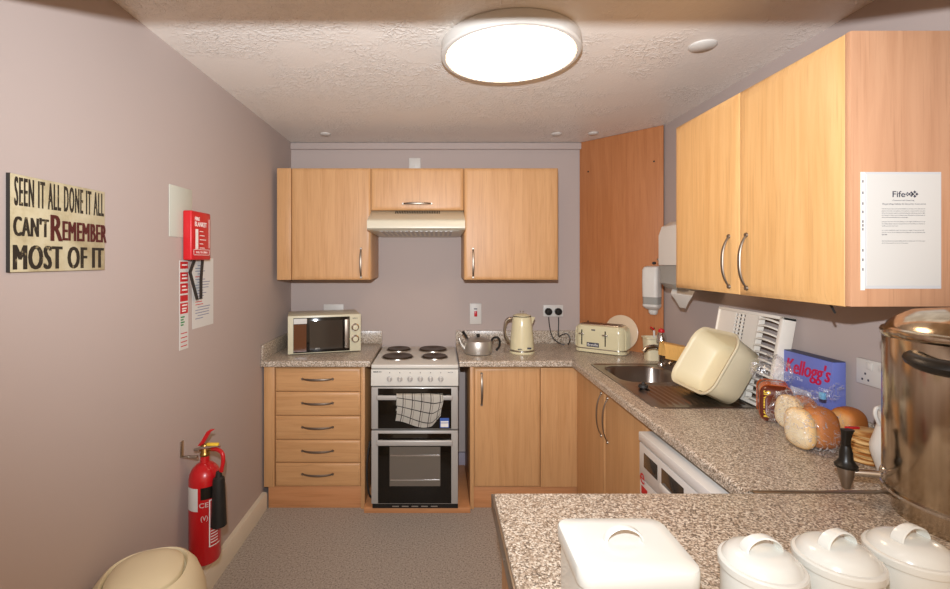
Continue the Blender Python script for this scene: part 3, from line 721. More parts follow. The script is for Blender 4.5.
def gz(x, y):
    e = min(1, max(0, (y-dry0-.03)/.02), max(0, (dry1-.03-y)/.02)); e = max(0, min(e, 1))
    if x < drx0+.04 or x > drx1-.04: return 0
    ph = ((x-drx0)/.028) % 1
    return .005*e*(1 if ph < .35 else -.2)
ys = [dry0, dry0+.03, dry0+.05, dry1-.05, dry1-.03, dry1]
rings = [[(drx0+(drx1-drx0)*i/nxx, y, zk-.0005+gz(drx0+(drx1-drx0)*i/nxx, y)) for i in range(nxx+1)] for y in ys]
build('rim', rm, M['sinksteel'], sk_)
build('drainer', dz.loft(rings, False, False, closed=False), M['sinksteel'], sk_)
bo = MB(); bo.loft([ring(bx, by, bw, bh, .09, zk, 8), ring(bx, by, bw-.015, bh-.015, .085, zk-.01, 8), ring(bx, by, bw-.03, bh-.03, .08, zk-.11, 8), ring(bx, by, bw-.06, bh-.06, .07, zk-.135, 8), ring(bx, by, bw-.12, bh-.12, .05, zk-.142, 8)], False, True)
for f in bo.bm.faces: f.normal_flip()
build('basin', bo, M['sinksteel'], sk_)
build('waste', MB().lathe([(.022, 0), (.03, .002), (.03, .003), (.02, .003)], 24, Matrix.Translation((bx, by, zk-.141))), M['chrome'], sk_)
pg = MB().lathe([(.020, 0), (.022, .004), (.020, .014), (.008, .018), (.006, .026), (.001, .027)], 20, Matrix.Translation((.975, 2.21, ZW+.0055)))
tag(build('sink_plug', pg, M['softblack']), 'black rubber plug lying on the left of the drainer', 'plug')
def tap(x, y, label, col, zs_=1.0):
    t = thing('tap', label, 'tap', (x, y, ZW+.001), 0, None); t.scale = (1.1, 1.1, zs_)
    build('pillar', MB().lathe([(.024, 0), (.022, .008), (.014, .014), (.013, .08), (.017, .09), (.017, .10)], 20), M['chrome'], t, True)
    build('spout', MB().tube([(0, 0, .07), (-.03, 0, .085), (-.075, 0, .08), (-.095, 0, .060)], .010, 12, smooth=2), M['chrome'], t, True)
    hdd = build('head', MB().lathe([(.022, .10), (.026, .105), (.022, .135), (.014, .15), (.001, .151)], 12), M['chrome'], t, True)
    build('indicator', MB().lathe([(.015, .148), (.017, .153), (.014, .162), (.001, .167)], 16), col, hdd, True); return t
tap(1.302, 2.71, 'chrome sink tap with a red top beside the cream caddy', M['redp'], 1.28)
tap(1.322, 2.45, 'chrome sink tap mostly hidden under the orange sponge cloth', M['stick'])
# folded sponge cloth hung over the second tap
clo = MB(); cl0 = Vector((1.245, 2.43, 0))
for sgn in (1,):
    pr = [(-.040, 1.010), (-.037, 1.05), (-.026, 1.086), (0, 1.094), (.026, 1.086), (.038, 1.05), (.042, 1.015)]
    rings = [[(1.180+.175*t, 2.45+a, z+.006-.035*t) for a, z in pr] for t in (0, .33, .66, 1)]
    clo.loft(rings, False, False, closed=False)
bmesh.ops.solidify(clo.bm, geom=clo.bm.faces[:], thickness=.005)
tag(build('sponge_cloth', clo, M['ply']), 'orange sponge cloth folded over the tap behind the washing-up bowl', 'cloth')
cd = thing('sink_caddy', 'cream plastic caddy standing in the corner behind the red-topped tap', 'caddy', (1.325, 2.86, ZW))
cdm = MB(); cdm.loft([[(x, y, z) for x, y in rr(w_, d_, .018, 4)] for w_, d_, z in ((.095, .075, 0), (.108, .088, .13), (.12, .10, .134), (.12, .10, .14), (.104, .084, .14), (.09, .07, .012))], True, True)
build('pot', cdm, M['creamplastic'], cd, True)
br = thing('dish_brush', 'slim red and white brush handle standing in the cream caddy', 'brush', (1.345, 2.87, ZW+.013))
build('handle', MB().tube([(.0, 0, 0), (-.01, 0, .12), (-.012, 0, .165)], .006, 10), M['white'], br, True)
build('hanging_loop', MB().tube([(-.012, 0, .165), (-.02, 0, .178), (-.035, 0, .184)], .005, 8, smooth=2), M['redp'], br, True)

# washing-up bowl tipped on its side
bwl = thing('washing_up_bowl', 'cream plastic washing-up bowl tipped on its side on the drainer', 'bowl', (1.180, 2.072, 1.0865))
bwl.rotation_euler = (1.0332, -.0166, -1.569)
W_, L_, D_ = .335, .30, .135
def br_(w_, l_, r, z): return [(x, y, z) for x, y in rr(w_, l_, r, 8)]
wb = MB().loft([br_(W_*.6, L_*.6, .05, -D_), br_(W_*.80, L_*.80, .06, -D_), br_(W_*.855, L_*.855, .065, -D_+.008), br_(W_*.93, L_*.93, .065, -.012), br_(W_*.985, L_*.985, .07, -.008), br_(W_, L_, .07, -.003), br_(W_*.99, L_*.99, .07, .003),
                br_(W_*.93, L_*.93, .065, .001), br_(W_*.90, L_*.90, .062, -.012), br_(W_*.835, L_*.835, .06, -D_+.018), br_(W_*.77, L_*.77, .055, -D_+.008), br_(W_*.3, L_*.3, .04, -D_+.006)], True, True)
build('bowl', wb, M['creamplastic'], bwl, True, sharp=60)

# plate rack standing against the wall
RX0, RX1 = 1.315, 1.382
vF = Vector((RX1-RX0, 0, .375)).normalized()
RF = Frame((RX0, 2.29, ZW+.0065), (0, -1, 0), vF)           # u: from far end to near end, v: up, n: towards the room
rk = thing('dish_rack', 'white plastic dish rack standing on edge against the wall behind the bowl', 'dish rack', (1.36, 2.07, ZW+.006))
RWd, RHt, RD = .43, .385, .055
fr_ = MB()
fr_.fbox(RF, 0, .008, 0, RHt, -RD, 0, .002); fr_.fbox(RF, RWd-.02, RWd, 0, RHt, -RD, 0, .003)
fr_.fbox(RF, 0, RWd, 0, .012, -RD, 0, .002); fr_.fbox(RF, 0, RWd, RHt-.014, RHt, -RD, 0, .003)
fr_.fbox(RF, .006, .125, .01, RHt-.01, -.012, -.006)
fr_.fbox(RF, .205, .285, .01, RHt-.01, -.012, -.004)
build('frame', fr_, M['rack'], rk)
gm = MB()
for u_ in (.125, .148, .175, .200): gm.fbox(RF, u_, u_+.006, .01, RHt-.01, -.013, -.005)
for i in range(22): gm.fbox(RF, .125, .205, .012+i*.0168, .019+i*.0168, -.0125, -.0055)
build('cutlery_grid', gm, M['rack'], rk)
rb = MB()
for i in range(13):
    v_ = .016+i*.0283; pts = [RF.p(.283, v_, -.008), RF.p(.31, v_+.008, -.003), RF.p(.35, v_+.008, -.006), RF.p(.385, v_, -.022), RF.p(.412, v_-.012, -.045)]
    rb.tube(pts, .0042, 6, flat=1.7, smooth=1)
rb.fbox(RF, .283, .290, .01, RHt-.01, -.03, -.004)
build('plate_ribs', rb, M['rack'], rk)

# ------------------------------------------------------------------ cereal box and bread
KB = right(1.384, 1.865, ZW)
cb_ = thing('cereal_box', 'blue cereal box standing against the right wall behind the bread', 'cereal box', (1.40, 1.74, ZW))
build('carton', MB().fbox(KB, 0, .235, .0005, .252, -.046, 0, .001), M['blue'], cb_)
build('top_flap', MB().fbox(KB, .001, .234, .252, .255, -.045, -.001), M['cardtop'], cb_)
build('brand_lettering', MB().text("Kellogg's", KB, .015, .226, .155, .232, .0003, .0006, shear=.35, rot=math.radians(2), bold=.0022), M['crimson'], cb_)
kp = MB().text('CORN', KB, .175, .215, .140, .151, .0003, .0005); kp.text('FLAKES', KB, .178, .215, .126, .136, .0003, .0005)
kp.text('The', KB, .07, .10, .15, .163, .0003, .0005)
kp.fbox(KB, .04, .14, .03, .12, .0002, .0006)
build('white_print', kp, mat('pale_blue_print', 'C4C6DA', .5), cb_)

# wrapped loaf of printed brown and orange packaging
lf = thing('bread_loaf', 'wrapped loaf in brown and orange printed plastic beside the cereal box', 'bread', (1.297, 1.795, ZW), math.radians(-28)); lf.scale = (.93, 1, 1.1)
def lrr(w_, h_, y, r=.03, dz=0): return [(x, y, h_/2+z_+dz) for x, z_ in rr(w_, h_, r, 5)]
build('wrapper', MB().loft([lrr(.07, .07, -.062, .02, .02), lrr(.105, .115, -.058, .03, .002), lrr(.112, .125, -.045), lrr(.112, .13, .0), lrr(.11, .128, .05), lrr(.08, .09, .060, dz=.015)]), M['brownbag'], lf, True, sharp=70)
ob = MB().loft([lrr(.1135, .1265, -.046), lrr(.1135, .1315, -.015)]); ob.loft([lrr(.1135, .13, .035), lrr(.112, .129, .048)])
build('orange_bands', ob, M['orangebag'], lf, True)
Fw = Frame((-.0572, 0, 0), (0, 0, 1), (0, 1, 0)); Fw = Frame((-.057, .06, .0), (0, -1, 0), (0, 0, 1))
Ft = Frame((0, -.0590, .0), (1, 0, 0), (0, 0, 1)); R90 = Frame((-.028, -.060, .012), (0, 0, 1), (-1, 0, 0))
build('yellow_lettering', MB().text('MUFFINS', Frame((-.020, -.0600, .016), (0, 0, 1), (-1, 0, 0)), 0, .092, 0, .024, 0, .001, offset=.02, shear=.1), M['yellow'], lf, True)
build('white_lettering', MB().text('Warburtons', Frame((.012, -.0600, .012), (0, 0, 1), (-1, 0, 0)), 0, .098, 0, .022, 0, .001, offset=.01, shear=.2), M['whiteink'], lf, True)
# gathered clear tail of the loaf bag
tl = MB(); rings = []
for i in range(9):
    t = i/8; ring_ = []
    for j in range(28):
        a = 2*PI*j/28; r_ = (.05*(1-t)+.035*math.sin(PI*t)+.022)*(1+.16*math.sin(7*a+3*t)+.08*math.sin(13*a))
        ring_.append((r_*math.cos(a)*.9, .03+.02*t+r_*math.sin(a)*.8, .127+.085*t+.01*math.sin(5*a)))
    rings.append(ring_)
build('bag_tail', tl.loft(rings, False, True), M['film'], lf, True, sharp=20)

def bun_mesh(rx, ry, rz, seed):
    mb = MB(); mb.ellipsoid((0, 0, rz), (rx, ry, rz), seg=28, p=.72); r = random.Random(seed)
    for v_ in mb.bm.verts:
        v_.co.z *= 1-.08*(v_.co.y/ry)**2; v_.co.y += .002*math.sin(v_.co.z*60+seed)
    return mb
buns = [((1.262, 1.668), .022, 8, .056, .062, 'soft white roll at the back left of the bag, pale side outward'),
        ((1.305, 1.660), .030, 6, .056, .062, 'golden soft roll at the back of the bag, between two others'),
        ((1.176, 1.512), .020, 2, .058, .064, 'pale torn-sided roll nearest the camera in the clear bag'),
        ((1.240, 1.515), .044, 2, .058, .066, 'golden-topped roll at the front of the clear bag'),
        ((1.375, 1.560), .045, 15, .050, .058, 'golden roll lying at the back right of the clear bag near the wall')]
for i, ((x, y), rx, rz_, ry, rz, lab) in enumerate(buns):
    o = build('bread_roll', bun_mesh(rx, ry, rz, i), M['bun'] if i in (1, 3, 4) else M['palebun'], sharp=80)
    o.location = (x, y, ZW+.003); o.rotation_euler = (0, 0, math.radians(rz_)); tag(o, lab, 'bread roll', 'rolls in the clear bag')
bgm = MB(); rings = []
spn = [((1.265, 1.745), .03, .04), ((1.27, 1.70), .065, .068), ((1.265, 1.64), .085, .074), ((1.215, 1.57), .10, .074), ((1.205, 1.50), .092, .072), ((1.205, 1.455), .07, .06), ((1.205, 1.435), .03, .03)]
for k, ((x, y), rw_, rh) in enumerate(spn):
    t = (Vector(spn[min(k+1, len(spn)-1)][0])-Vector(spn[max(k-1, 0)][0])).normalized(); nrm = Vector((-t.y, t.x))
    ring_ = []
    for j in range(40):
        a = 2*PI*j/40; w_ = 1+.05*math.sin(6*a+k*1.3)+.03*math.sin(11*a+k*2.1)
        c_ = math.cos(a); s_ = math.sin(a)
        z = max(ZW+.0015, ZW+rh+rh*w_*s_*.98+.002)
        ring_.append((x+nrm.x*rw_*c_*w_*.9, y+nrm.y*rw_*c_*w_*.9, z))
    rings.append(ring_)
bgm.loft(rings)
# gathered neck of the bag lying up against the cereal box
def cone(pts, n=26, k=6):
    rg = []
    for i, (p, r_) in enumerate(pts):
        rg.append([(p[0]+r_*math.cos(2*PI*j/n)*(1+.22*math.sin(2*PI*j/n*k+i)), p[1]+.35*r_*math.cos(2*PI*j/n), p[2]+r_*.8*math.sin(2*PI*j/n)*(1+.22*math.sin(2*PI*j/n*k+i))) for j in range(n)])
    bgm.loft(rg, False, False)
cone((((1.21, 1.62, 1.035), .055), ((1.245, 1.60, 1.055), .038), ((1.275, 1.585, 1.065), .020), ((1.30, 1.575, 1.068), .010), ((1.32, 1.57, 1.075), .022), ((1.345, 1.565, 1.085), .034)))
bag = tag(build('bread_bag', bgm, M['film'], sharp=25), 'crinkled clear plastic bag wrapped round the bread rolls', 'plastic bag')
build('bag_tie', MB().box((1.294, 1.562, 1.056), (1.306, 1.582, 1.080), .003), mat('light_blue_tie', '6FA5C8', .4), bag)
bgm = MB(); cone((((1.33, 1.51, ZW+.045), .03), ((1.355, 1.55, ZW+.060), .052), ((1.375, 1.56, ZW+.066), .056), ((1.39, 1.565, ZW+.06), .045)), 26, 7)
tag(build('bread_bag', bgm, M['film'], sharp=25), 'second crinkled clear bag round the single roll by the wall', 'plastic bag')
# stack of pancakes
pk = [(0, 0, .0), (.002, .003, .0), (-.002, .002, 0), (.001, -.002, 0), (0, .001, 0), (-.001, 0, 0), (.002, .001, 0), (0, -.001, 0)]
cols = ['lowest of the stack', 'second from the bottom of the stack', 'third from the bottom of the stack', 'fourth from the bottom of the stack', 'fifth from the bottom of the stack', 'sixth from the bottom of the stack', 'second from the top of the stack', 'topmost of the stack']
p0 = None
for i, (a, b, _) in enumerate(pk):
    if p0 is None: p0 = build('pancake', MB().lathe([(.048, 0), (.054, .003), (.055, .007), (.050, .0105), (.001, .011)], 32), M['pancake'], sharp=60); o = p0
    else: o = p0.copy(); COL.objects.link(o)
    o.location = (1.312+a, 1.415+b, ZW+.001+i*.0112); o.rotation_euler = (0, 0, i*1.3)
    tag(o, 'golden pancake beside the urn tap, '+cols[i], 'pancake', 'pancakes stacked by the urn')
tag(build('red_label', MB().box((1.26, 1.452, ZW+.0925), (1.30, 1.462, ZW+.0985), .001), M['redp']), 'small red plastic clip lying behind the top pancake', 'clip')
bpy.data.objects['red_label'].name = 'bag_clip'
bpy.data.objects['bag_clip'].location.z = -.0015; bpy.data.objects['bag_clip'].location.y = -.02
# white jug half behind the urn
jg = thing('jug', 'white china jug mostly hidden behind the urn', 'jug', (1.255, 1.290, ZW))
build('body', MB().lathe([(.022, 0), (.025, .006), (.030, .03), (.043, .075), (.044, .095), (.034, .13), (.026, .165), (.028, .20), (.025, .20), (.023, .165), (.001, .14)], 28), M['white'], jg, True)
build('handle', MB().tube([(-.024, .0, .195), (-.038, -.0, .205), (-.044, -.0, .185), (-.030, -.0, .155)], .005, 8, smooth=2), M['white'], jg, True)

# ------------------------------------------------------------------ urn
UR = thing('water_urn', 'large stainless steel hot water urn with a black tap lever', 'urn', (1.252, 1.065, ZW))
R_ = .172
build('base', MB().lathe([(R_-.018, 0), (R_-.018, .05), (R_-.012, .055)], 64), M['urn'], UR, True)
build('base_rim', MB().lathe([(R_-.006, .052), (R_+.003, .054), (R_+.003, .060), (R_-.003, .062)], 64), M['chrome'], UR, True)
build('body', MB().lathe([(R_-.004, .056), (R_, .062), (R_, .425), (R_-.003, .430)], 64), M['urn'], UR, True)
l_ = build('lid', MB().lathe([(R_+.001, .426), (R_+.003, .430), (R_+.004, .440), (R_+.001, .446), (R_-.006, .449), (R_-.010, .457), (R_-.026, .475), (R_-.055, .490), (.06, .498), (.001, .500)], 64), M['urn'], UR, True)
build('lid_knob', MB().lathe([(.010, .498), (.008, .504), (.020, .508), (.022, .514), (.014, .520), (.001, .522)], 20), M['black'], l_, True)
def polar(a, r, z): return (r*math.cos(a), r*math.sin(a), z)
for a0 in (math.radians(208), math.radians(28)):
    h_ = MB(); rg = []
    pts = [polar(a0+da, r, .388+dz_) for da, r, dz_ in ((-.42, R_-.004, .010), (-.36, R_+.022, .006), (-.2, R_+.040, 0), (0, R_+.044, -.004), (.2, R_+.040, 0), (.36, R_+.022, .006), (.42, R_-.004, .010))]
    h_.tube(pts, lambda t: .010+.008*math.sin(PI*t), 12, flat=1.3, ref=(0, 0, 1), smooth=2)
    build('handle', h_, M['black'], UR, True)
ta = math.radians(147)
tp_ = MB().tube([polar(ta, R_-.005, .078), polar(ta, R_+.04, .072), polar(ta, R_+.066, .066)], .0088, 14, smooth=1)
tp_.lathe([(.020, 0), (.018, .004), (.012, .007)], 20, Matrix.Rotation(ta, 4, 'Z') @ Matrix.Translation((R_-.002, 0, .082)) @ Matrix.Rotation(PI/2, 4, 'Y'))
T_ = build('tap', tp_, M['chrome'], UR, True)
tx_, ty_, _ = polar(ta, R_+.069, 0)
build('tap_body', MB().lathe([(.0085, .026), (.010, .032), (.016, .058), (.019, .076), (.019, .082)], 24, Matrix.Translation((tx_, ty_, 0))), M['satin'], T_, True)
lv = MB().lathe([(.024, .080), (.025, .086), (.020, .092), (.015, .100), (.014, .118), (.010, .135)], 24, Matrix.Translation((tx_, ty_, 0)))
lv.loft([[(tx_+x*a+b, ty_+y*a, z) for x, y in rr(.020, .014, .004, 3)] for a, z, b in ((1.0, .118, 0), (.9, .148, 0), (1.1, .165, .002), (1.4, .176, .004))])
build('tap_lever', lv, M['black'], T_, True)

# ------------------------------------------------------------------ tins on the near counter
tn = thing('storage_tin', 'rectangular pale cream enamel tin with loop-handled lid', 'tin', (.318, .797, ZW))
w_, d__ = .196, .158
build('box', MB().loft([[(x, y, z) for x, y in rr(a, b, .022, 5)] for a, b, z in ((w_-.016, d__-.016, 0), (w_-.010, d__-.010, .004), (w_-.010, d__-.010, .105))]), M['pale'], tn, True)
l_ = build('lid', MB().loft([[(x, y, z) for x, y in rr(a, b, r, 6)] for a, b, r, z in ((w_-.002, d__-.002, .024, .098), (w_, d__, .025, .100), (w_, d__, .025, .122), (w_-.003, d__-.003, .024, .126), (w_-.010, d__-.010, .022, .128), (w_-.05, d__-.05, .02, .130))]), M['pale'], tn, True)
def strap(w, h, z, th=.009):
    pts = [(-w/2-.008, 0, z), (-w/2, 0, z+.003)]
    for i in range(11): a = PI-PI*i/10; pts.append((w/2*math.cos(a), 0, z+.004+h*math.sin(a)))
    pts += [(w/2, 0, z+.003), (w/2+.008, 0, z)]
    return MB().tube(pts, .0022, 8, flat=4.0, ref=(0, 0, 1) if False else None)
def strap2(w, h, z, wd):
    mb = MB(); rings = []
    for i in range(15):
        a = PI-PI*i/14; x = w/2*math.cos(a); zz = z+h*math.sin(a); n_ = Vector((math.cos(a), 0, math.sin(a))); ww = wd*(.75+.25*abs(math.cos(a)))
        rings.append([(x+n_.x*e, y, zz+n_.z*e) for e, y in ((0, -ww), (.0022, -ww*.8), (.0028, 0), (.0022, ww*.8), (0, ww), (-.001, 0))])
    return mb.loft(rings)
build('lid_handle', strap2(.062, .024, .1295, .008), M['pale'], l_, True)
can0 = None
for i, (x, y, lab) in enumerate(((.516, .742, 'round pale enamel canister nearest the rectangular tin'), (.650, .757, 'middle one of the three round pale enamel canisters'), (.784, .772, 'round pale enamel canister nearest the urn'))):
    if can0 is None:
        can0 = o = thing('storage_canister', lab, 'canister', (x, y, ZW), 0, 'round enamel canisters')
        r = .060
        build('body', MB().lathe([(r-.006, 0), (r-.003, .003), (r-.003, .125), (r-.004, .128)], 48), M['pale'], o, True)
        l_ = build('lid', MB().lathe([(r-.001, .118), (r+.001, .119), (r+.001, .129), (r-.001, .1315), (r-.005, .1325), (r-.008, .138), (r-.014, .1445), (r-.024, .149), (r-.04, .1515), (.001, .1525)], 48), M['pale'], o, True)
        build('lid_handle', strap2(.058, .020, .1500, .010), M['pale'], l_, True)
    else:
        o = copy_tree(can0); o.location = (x, y, ZW); o['label'] = lab
    o.rotation_euler = (0, 0, math.radians((4, 14, 12)[i]))

# ------------------------------------------------------------------ left wall things
SF = left(XL+.001)
sg = thing('wall_sign', 'rectangular distressed wooden word sign on the left wall', 'sign', (XL+.01, 1.318, 1.62))
y0, y1, z0, z1 = 1.162, 1.492, 1.496, 1.745
build('board', MB().fbox(SF, y0, y1, z0, z1, 0, .010, .001), M['signboard'], sg)
build('edge', MB().fbox(SF, y0-.001, y0+.002, z0-.0005, z1+.0005, 0, .0095), M['softblack'], sg)
tl_ = MB()
tl_.text('SEEN IT ALL DONE IT ALL', SF, y0+.012, y1-.006, z1-.080, z1-.006, .0095, .0010, bold=.0013, space=1.22)
tl_.text("CAN'T", SF, y0+.010, y0+.113, z0+.092, z0+.144, .0095, .0010, bold=.0024, space=1.12)
tl_.text('MOST OF IT', SF, y0+.010, y1-.008, z0+.006, z0+.070, .0095, .0010, bold=.0034, space=1.1)
build('black_lettering', tl_, M['signink'], sg)
tm = MB().text('R', SF, y0+.122, y0+.158, z0+.084, z0+.156, .010, .003, bold=.0016)
tm.text('EMEMBER', SF, y0+.162, y1+.003, z0+.087, z0+.142, .010, .003, bold=.0009, space=1.12)
build('raised_lettering', tm, M['maroon'], sg)
tag(build('blank_plate', MB().fbox(left(XL+.0008), 1.864, 2.036, 1.622, 1.832, 0, .003, .001), M['paperg']), 'blank off-white plastic plate on the wall above the fire blanket', 'plate')
fb = thing('fire_blanket_box', 'red fire blanket box mounted on the left wall', 'fire blanket', (XL+.02, 2.04, 1.53))
BF = left(XL+.0045)
build('box', MB().fbox(BF, 1.958, 2.122, 1.527, 1.737, 0, .038, .006, 3), M['redp'], fb)
tb_ = MB().text('FIRE', BF, 1.985, 2.025, 1.697, 1.712, .038, .0006, offset=.02); tb_.text('BLANKET', BF, 1.985, 2.085, 1.672, 1.692, .038, .0006, offset=.01)
for k in range(5): tb_.fbox(BF, 2.025, 2.055+.012*(k % 3), 1.650-.018*k, 1.653-.018*k, .038, .0386)
tb_.fbox(BF, 1.99, 2.012, 1.575, 1.66, .038, .0385)
for (a, b, c, d) in ((1.975, 2.11, 1.571, 1.573), (1.975, 2.11, 1.548, 1.550), (1.975, 1.977, 1.548, 1.573), (2.108, 2.11, 1.548, 1.573)): tb_.fbox(BF, a, b, c, d, .038, .0385)
tb_.text('PULL TO OPEN', BF, 1.995, 2.09, 1.556, 1.565, .038, .0005)
tb_.fbox(BF, 2.106, 2.109, 1.58, 1.71, .038, .0386)
build('label', tb_, M['whiteink'], fb)
for pts in ([(2.03, 1.529), (1.992, 1.475), (2.052, 1.352)], [(2.098, 1.529), (2.084, 1.44), (2.083, 1.353)]):
    mbp = MB()
    mbp.loft([[BF.p(y+o1, z, .012+e) for o1, e in ((-.012, 0), (.012, 0), (.012, .002), (-.012, .002))] for y, z in pts]); build('pull_tape', mbp, M['softblack'], fb)
sp2 = thing('safety_sign', 'narrow vertical strip of small red and green fire safety signs below the red box', 'sign', (XL, 1.975, 1.2))
SS = left(XL+.0006)
build('backing', MB().fbox(SS, 1.940, 2.008, 1.148, 1.525, 0, .0015), M['paper'], sp2)
for (a, b) in ((1.49, 1.52), (1.435, 1.475), (1.385, 1.428), (1.30, 1.345), (1.352, 1.378)): build('red_panel', MB().fbox(SS, 1.944, 2.004, a, b, .0015, .0018), M['redp'], sp2)
rd = MB()
for k in range(4): rd.fbox(SS, 1.95, 1.998, 1.215-.018*k, 1.219-.018*k, .0015, .0018)
build('red_print', rd, M['redp'], sp2)
gn = MB()
for k in range(4): gn.fbox(SS, 1.948, 1.970+.008*(k % 2), 1.25+.011*k, 1.256+.011*k, .0015, .0018)
build('green_print', gn, M['greenink'], sp2)
wp = MB()
for zz, w2 in ((1.503, .04), (1.46, .035), (1.446, .04), (1.412, .03), (1.397, .04), (1.332, .04), (1.318, .035), (1.308, .03)): wp.fbox(SS, 1.958, 1.958+w2, zz, zz+.006, .0018, .0021)
build('white_print', wp, M['whiteink'], sp2)
nt2 = thing('notice', 'white printed instruction sheet on the wall half behind the black pull tapes', 'notice', (XL, 2.13, 1.35))
build('paper', MB().fbox(SS, 2.042, 2.232, 1.222, 1.535, 0, .001), M['paper'], nt2)
nl = MB(); rl = MB()
for k in range(20):
    ww = .05+.09*random.random(); tgt = rl if k in (4, 13, 14) else nl
    tgt.fbox(SS, 2.066+.02*(k % 3 == 0), 2.066+ww, 1.50-.0125*k, 1.5035-.0125*k, .001, .0012)
build('print', nl, mat('blue_grey_print', '7A8098', .7), nt2); build('red_print', rl, M['redp'], nt2)

# ------------------------------------------------------------------ fire extinguisher
EX, EY = XL+.085, 1.985
fx = thing('fire_extinguisher', 'red fire extinguisher with a black discharge horn hung on the left wall', 'fire extinguisher', (EX, EY, .25))
er = .063
build('cylinder', MB().lathe([(er-.016, 0), (er-.004, .006), (er, .018), (er, .350), (er-.003, .370), (er-.012, .390), (er-.028, .407), (.020, .416), (.017, .445)], 48), M['red'], fx, True)
def patch(a0, a1, z0, z1, r):
    n = 12; mb = MB(); mb.loft([[(r*math.cos(a0+(a1-a0)*i/n), r*math.sin(a0+(a1-a0)*i/n), z) for z in (z0, z1)] for i in range(n+1)], False, False, closed=False); return mb
# angle towards the camera: about -63 degrees from +x
ac = math.atan2(-EY, -EX)
def pa(deg): return ac+math.radians(deg)
build('white_label', patch(pa(-90), pa(-25), .235, .330, er+.0008), M['paper'], fx, True)
build('black_label', patch(pa(-15), pa(35), .282, .332, er+.0008), M['black'], fx, True)
def curved_text(body, d0, d1, z0, z1):
    mb = MB().text(body, Frame((0, 0, 0), (1, 0, 0), (0, 0, 1)), 0, 1, z0, z1, 0, .0001, offset=.01)
    for v_ in mb.bm.verts:
        a = pa(d0+(d1-d0)*v_.co.x); v_.co.x, v_.co.y = (er+.001)*math.cos(a), (er+.001)*math.sin(a)
    return mb
ct = curved_text('CE', -20, 12, .250, .270)
rgp = MB()
ct.merge(curved_text('(V)', -14, 10, .190, .216).bm)
for (a, b, c_, d) in ((14, 18, .08, .275), (14, 60, .273, .277), (14, 60, .08, .084)): ct.merge(patch(pa(a), pa(b), c_, d, er+.001).bm)
for k in range(5): ct.merge(patch(pa(20), pa(50), .095+.012*k, .099+.012*k, er+.001).bm)
build('white_print', ct, M['whiteink'], fx, True)
vb = MB().lathe([(.019, .443), (.021, .450), (.016, .458), (.016, .485), (.012, .492), (.001, .493)], 20)
vb.cyl((-.02, 0, .47), (.04, 0, .47), .009, seg=14)
vv = build('valve', vb, M['brass'], fx, True)
Hv = (math.cos(0.3), math.sin(0.3))
build('carry_handle', MB().tube([(-.035, -.02, .475), (.0, -.02, .482), (.05, -.005, .487), (.068, .0, .483)], .006, 10, smooth=2), M['steel'], vv, True)
lvm = MB().loft([[(x+dx, y+dy, z) for dx, dy in ((-.009, -.004), (.009, -.004), (.009, .004), (-.009, .004))] for x, y, z in ((-.02, 0, .485), (-.005, 0, .505), (.018, 0, .545), (.034, 0, .555))])
build('squeeze_lever', lvm, M['red'], vv, True)
build('safety_pin_tag', MB().box((.02, -.03, .494), (.07, -.015, .505), .003), M['yellow'], vv, True)
build('hose', MB().tube([(.03, 0, .470), (.065, -.022, .478), (.092, -.034, .468), (.096, -.036, .435), (.086, -.036, .390)], .0085, 12, smooth=3), M['red'], fx, True)
hn = MB().lathe([(.011, .392), (.014, .372), (.022, .366), (.024, .355), (.031, .178), (.032, .170), (.027, .166)], 28, Matrix.Translation((.078, -.040, 0)))
build('horn', hn, M['horn'], fx, True)
wb_ = MB().box((XL+.0005, 1.945, .700), (XL+.004, 1.968, .765), .001); wb_.box((XL+.0005, 1.947, .697), (XL+.03, 1.966, .701), .001); wb_.box((XL+.024, 1.955, .692), (EX-.018, 1.968, .702), .002)
tag(build('wall_bracket', wb_, M['steel']), 'bent steel bracket on the left wall holding the fire extinguisher', 'bracket')

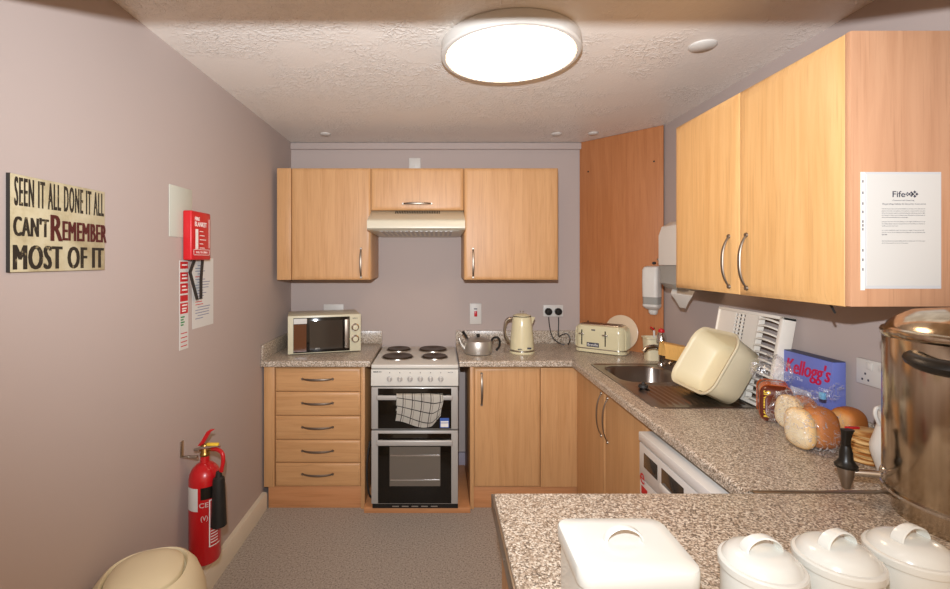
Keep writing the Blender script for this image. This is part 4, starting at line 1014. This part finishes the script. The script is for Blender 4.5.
# ------------------------------------------------------------------ bin
bn = thing('swing_bin', 'cream plastic swing-top bin against the left wall, domed lid just in view', 'bin', (-.897, 1.425, 0), math.radians(20))
def bring(w2, h2, z, n=40, e=.8): return [(w2*math.copysign(abs(math.cos(2*PI*j/n))**e, math.cos(2*PI*j/n)), h2*math.copysign(abs(math.sin(2*PI*j/n))**e, math.sin(2*PI*j/n)), z) for j in range(n)]
build('body', MB().loft([bring(.125, .13, 0), bring(.13, .135, .01), bring(.155, .16, .44), bring(.158, .163, .45)]), M['creamplastic'], bn, True)
l_ = build('lid', MB().loft([bring(.160, .165, .445), bring(.166, .171, .448), bring(.166, .171, .47), bring(.158, .163, .50), bring(.143, .148, .54), bring(.122, .13, .566), bring(.114, .122, .571), bring(.110, .118, .566), bring(.108, .116, .552)], True, True), M['creamplastic'], bn, True, sharp=50)
fm_ = MB().loft([bring(.104, .112, .553), bring(.103, .111, .570), bring(.100, .108, .574), bring(.080, .088, .588), bring(.05, .055, .597), bring(.01, .01, .600)], True, True); build('flap', fm_, M['creamplastic'], l_, True, sharp=60)

# ------------------------------------------------------------------ ceiling things
cl = thing('ceiling_light', 'large round flush ceiling light, switched on', 'ceiling light', (.287, 1.857, ZC))
fM = Matrix.Translation((0, 0, 0))
build('rim', MB().lathe([(.268, 0), (.274, -.006), (.276, -.030), (.276, -.048), (.270, -.054), (.258, -.056), (.252, -.052), (.252, -.045), (.268, -.0)], 72, cap0=False, cap1=False), M['white'], cl, True)
build('diffuser', MB().lathe([(.252, -.048), (.252, -.054), (.20, -.060), (.10, -.064), (.001, -.065)], 72), M['diffuser'], cl, True)
for (x, y, r, lab) in ((1.064, 1.87, .052, 'round white ceiling blanking disc near the big right cupboard'), (-.77, 3.18, .036, 'small ceiling disc above the far left cupboard'), (.81, 3.18, .036, 'small ceiling disc near the back wall, left one of two by the corner panel'), (1.055, 3.16, .034, 'small ceiling disc right beside the corner panel top')):
    tag(build('ceiling_disc', MB().lathe([(r, 0), (r, -.004), (r-.008, -.010), (.001, -.012)], 32), M['white'], loc=None), lab, 'ceiling disc', 'round discs on the ceiling').location = (x, y, ZC)
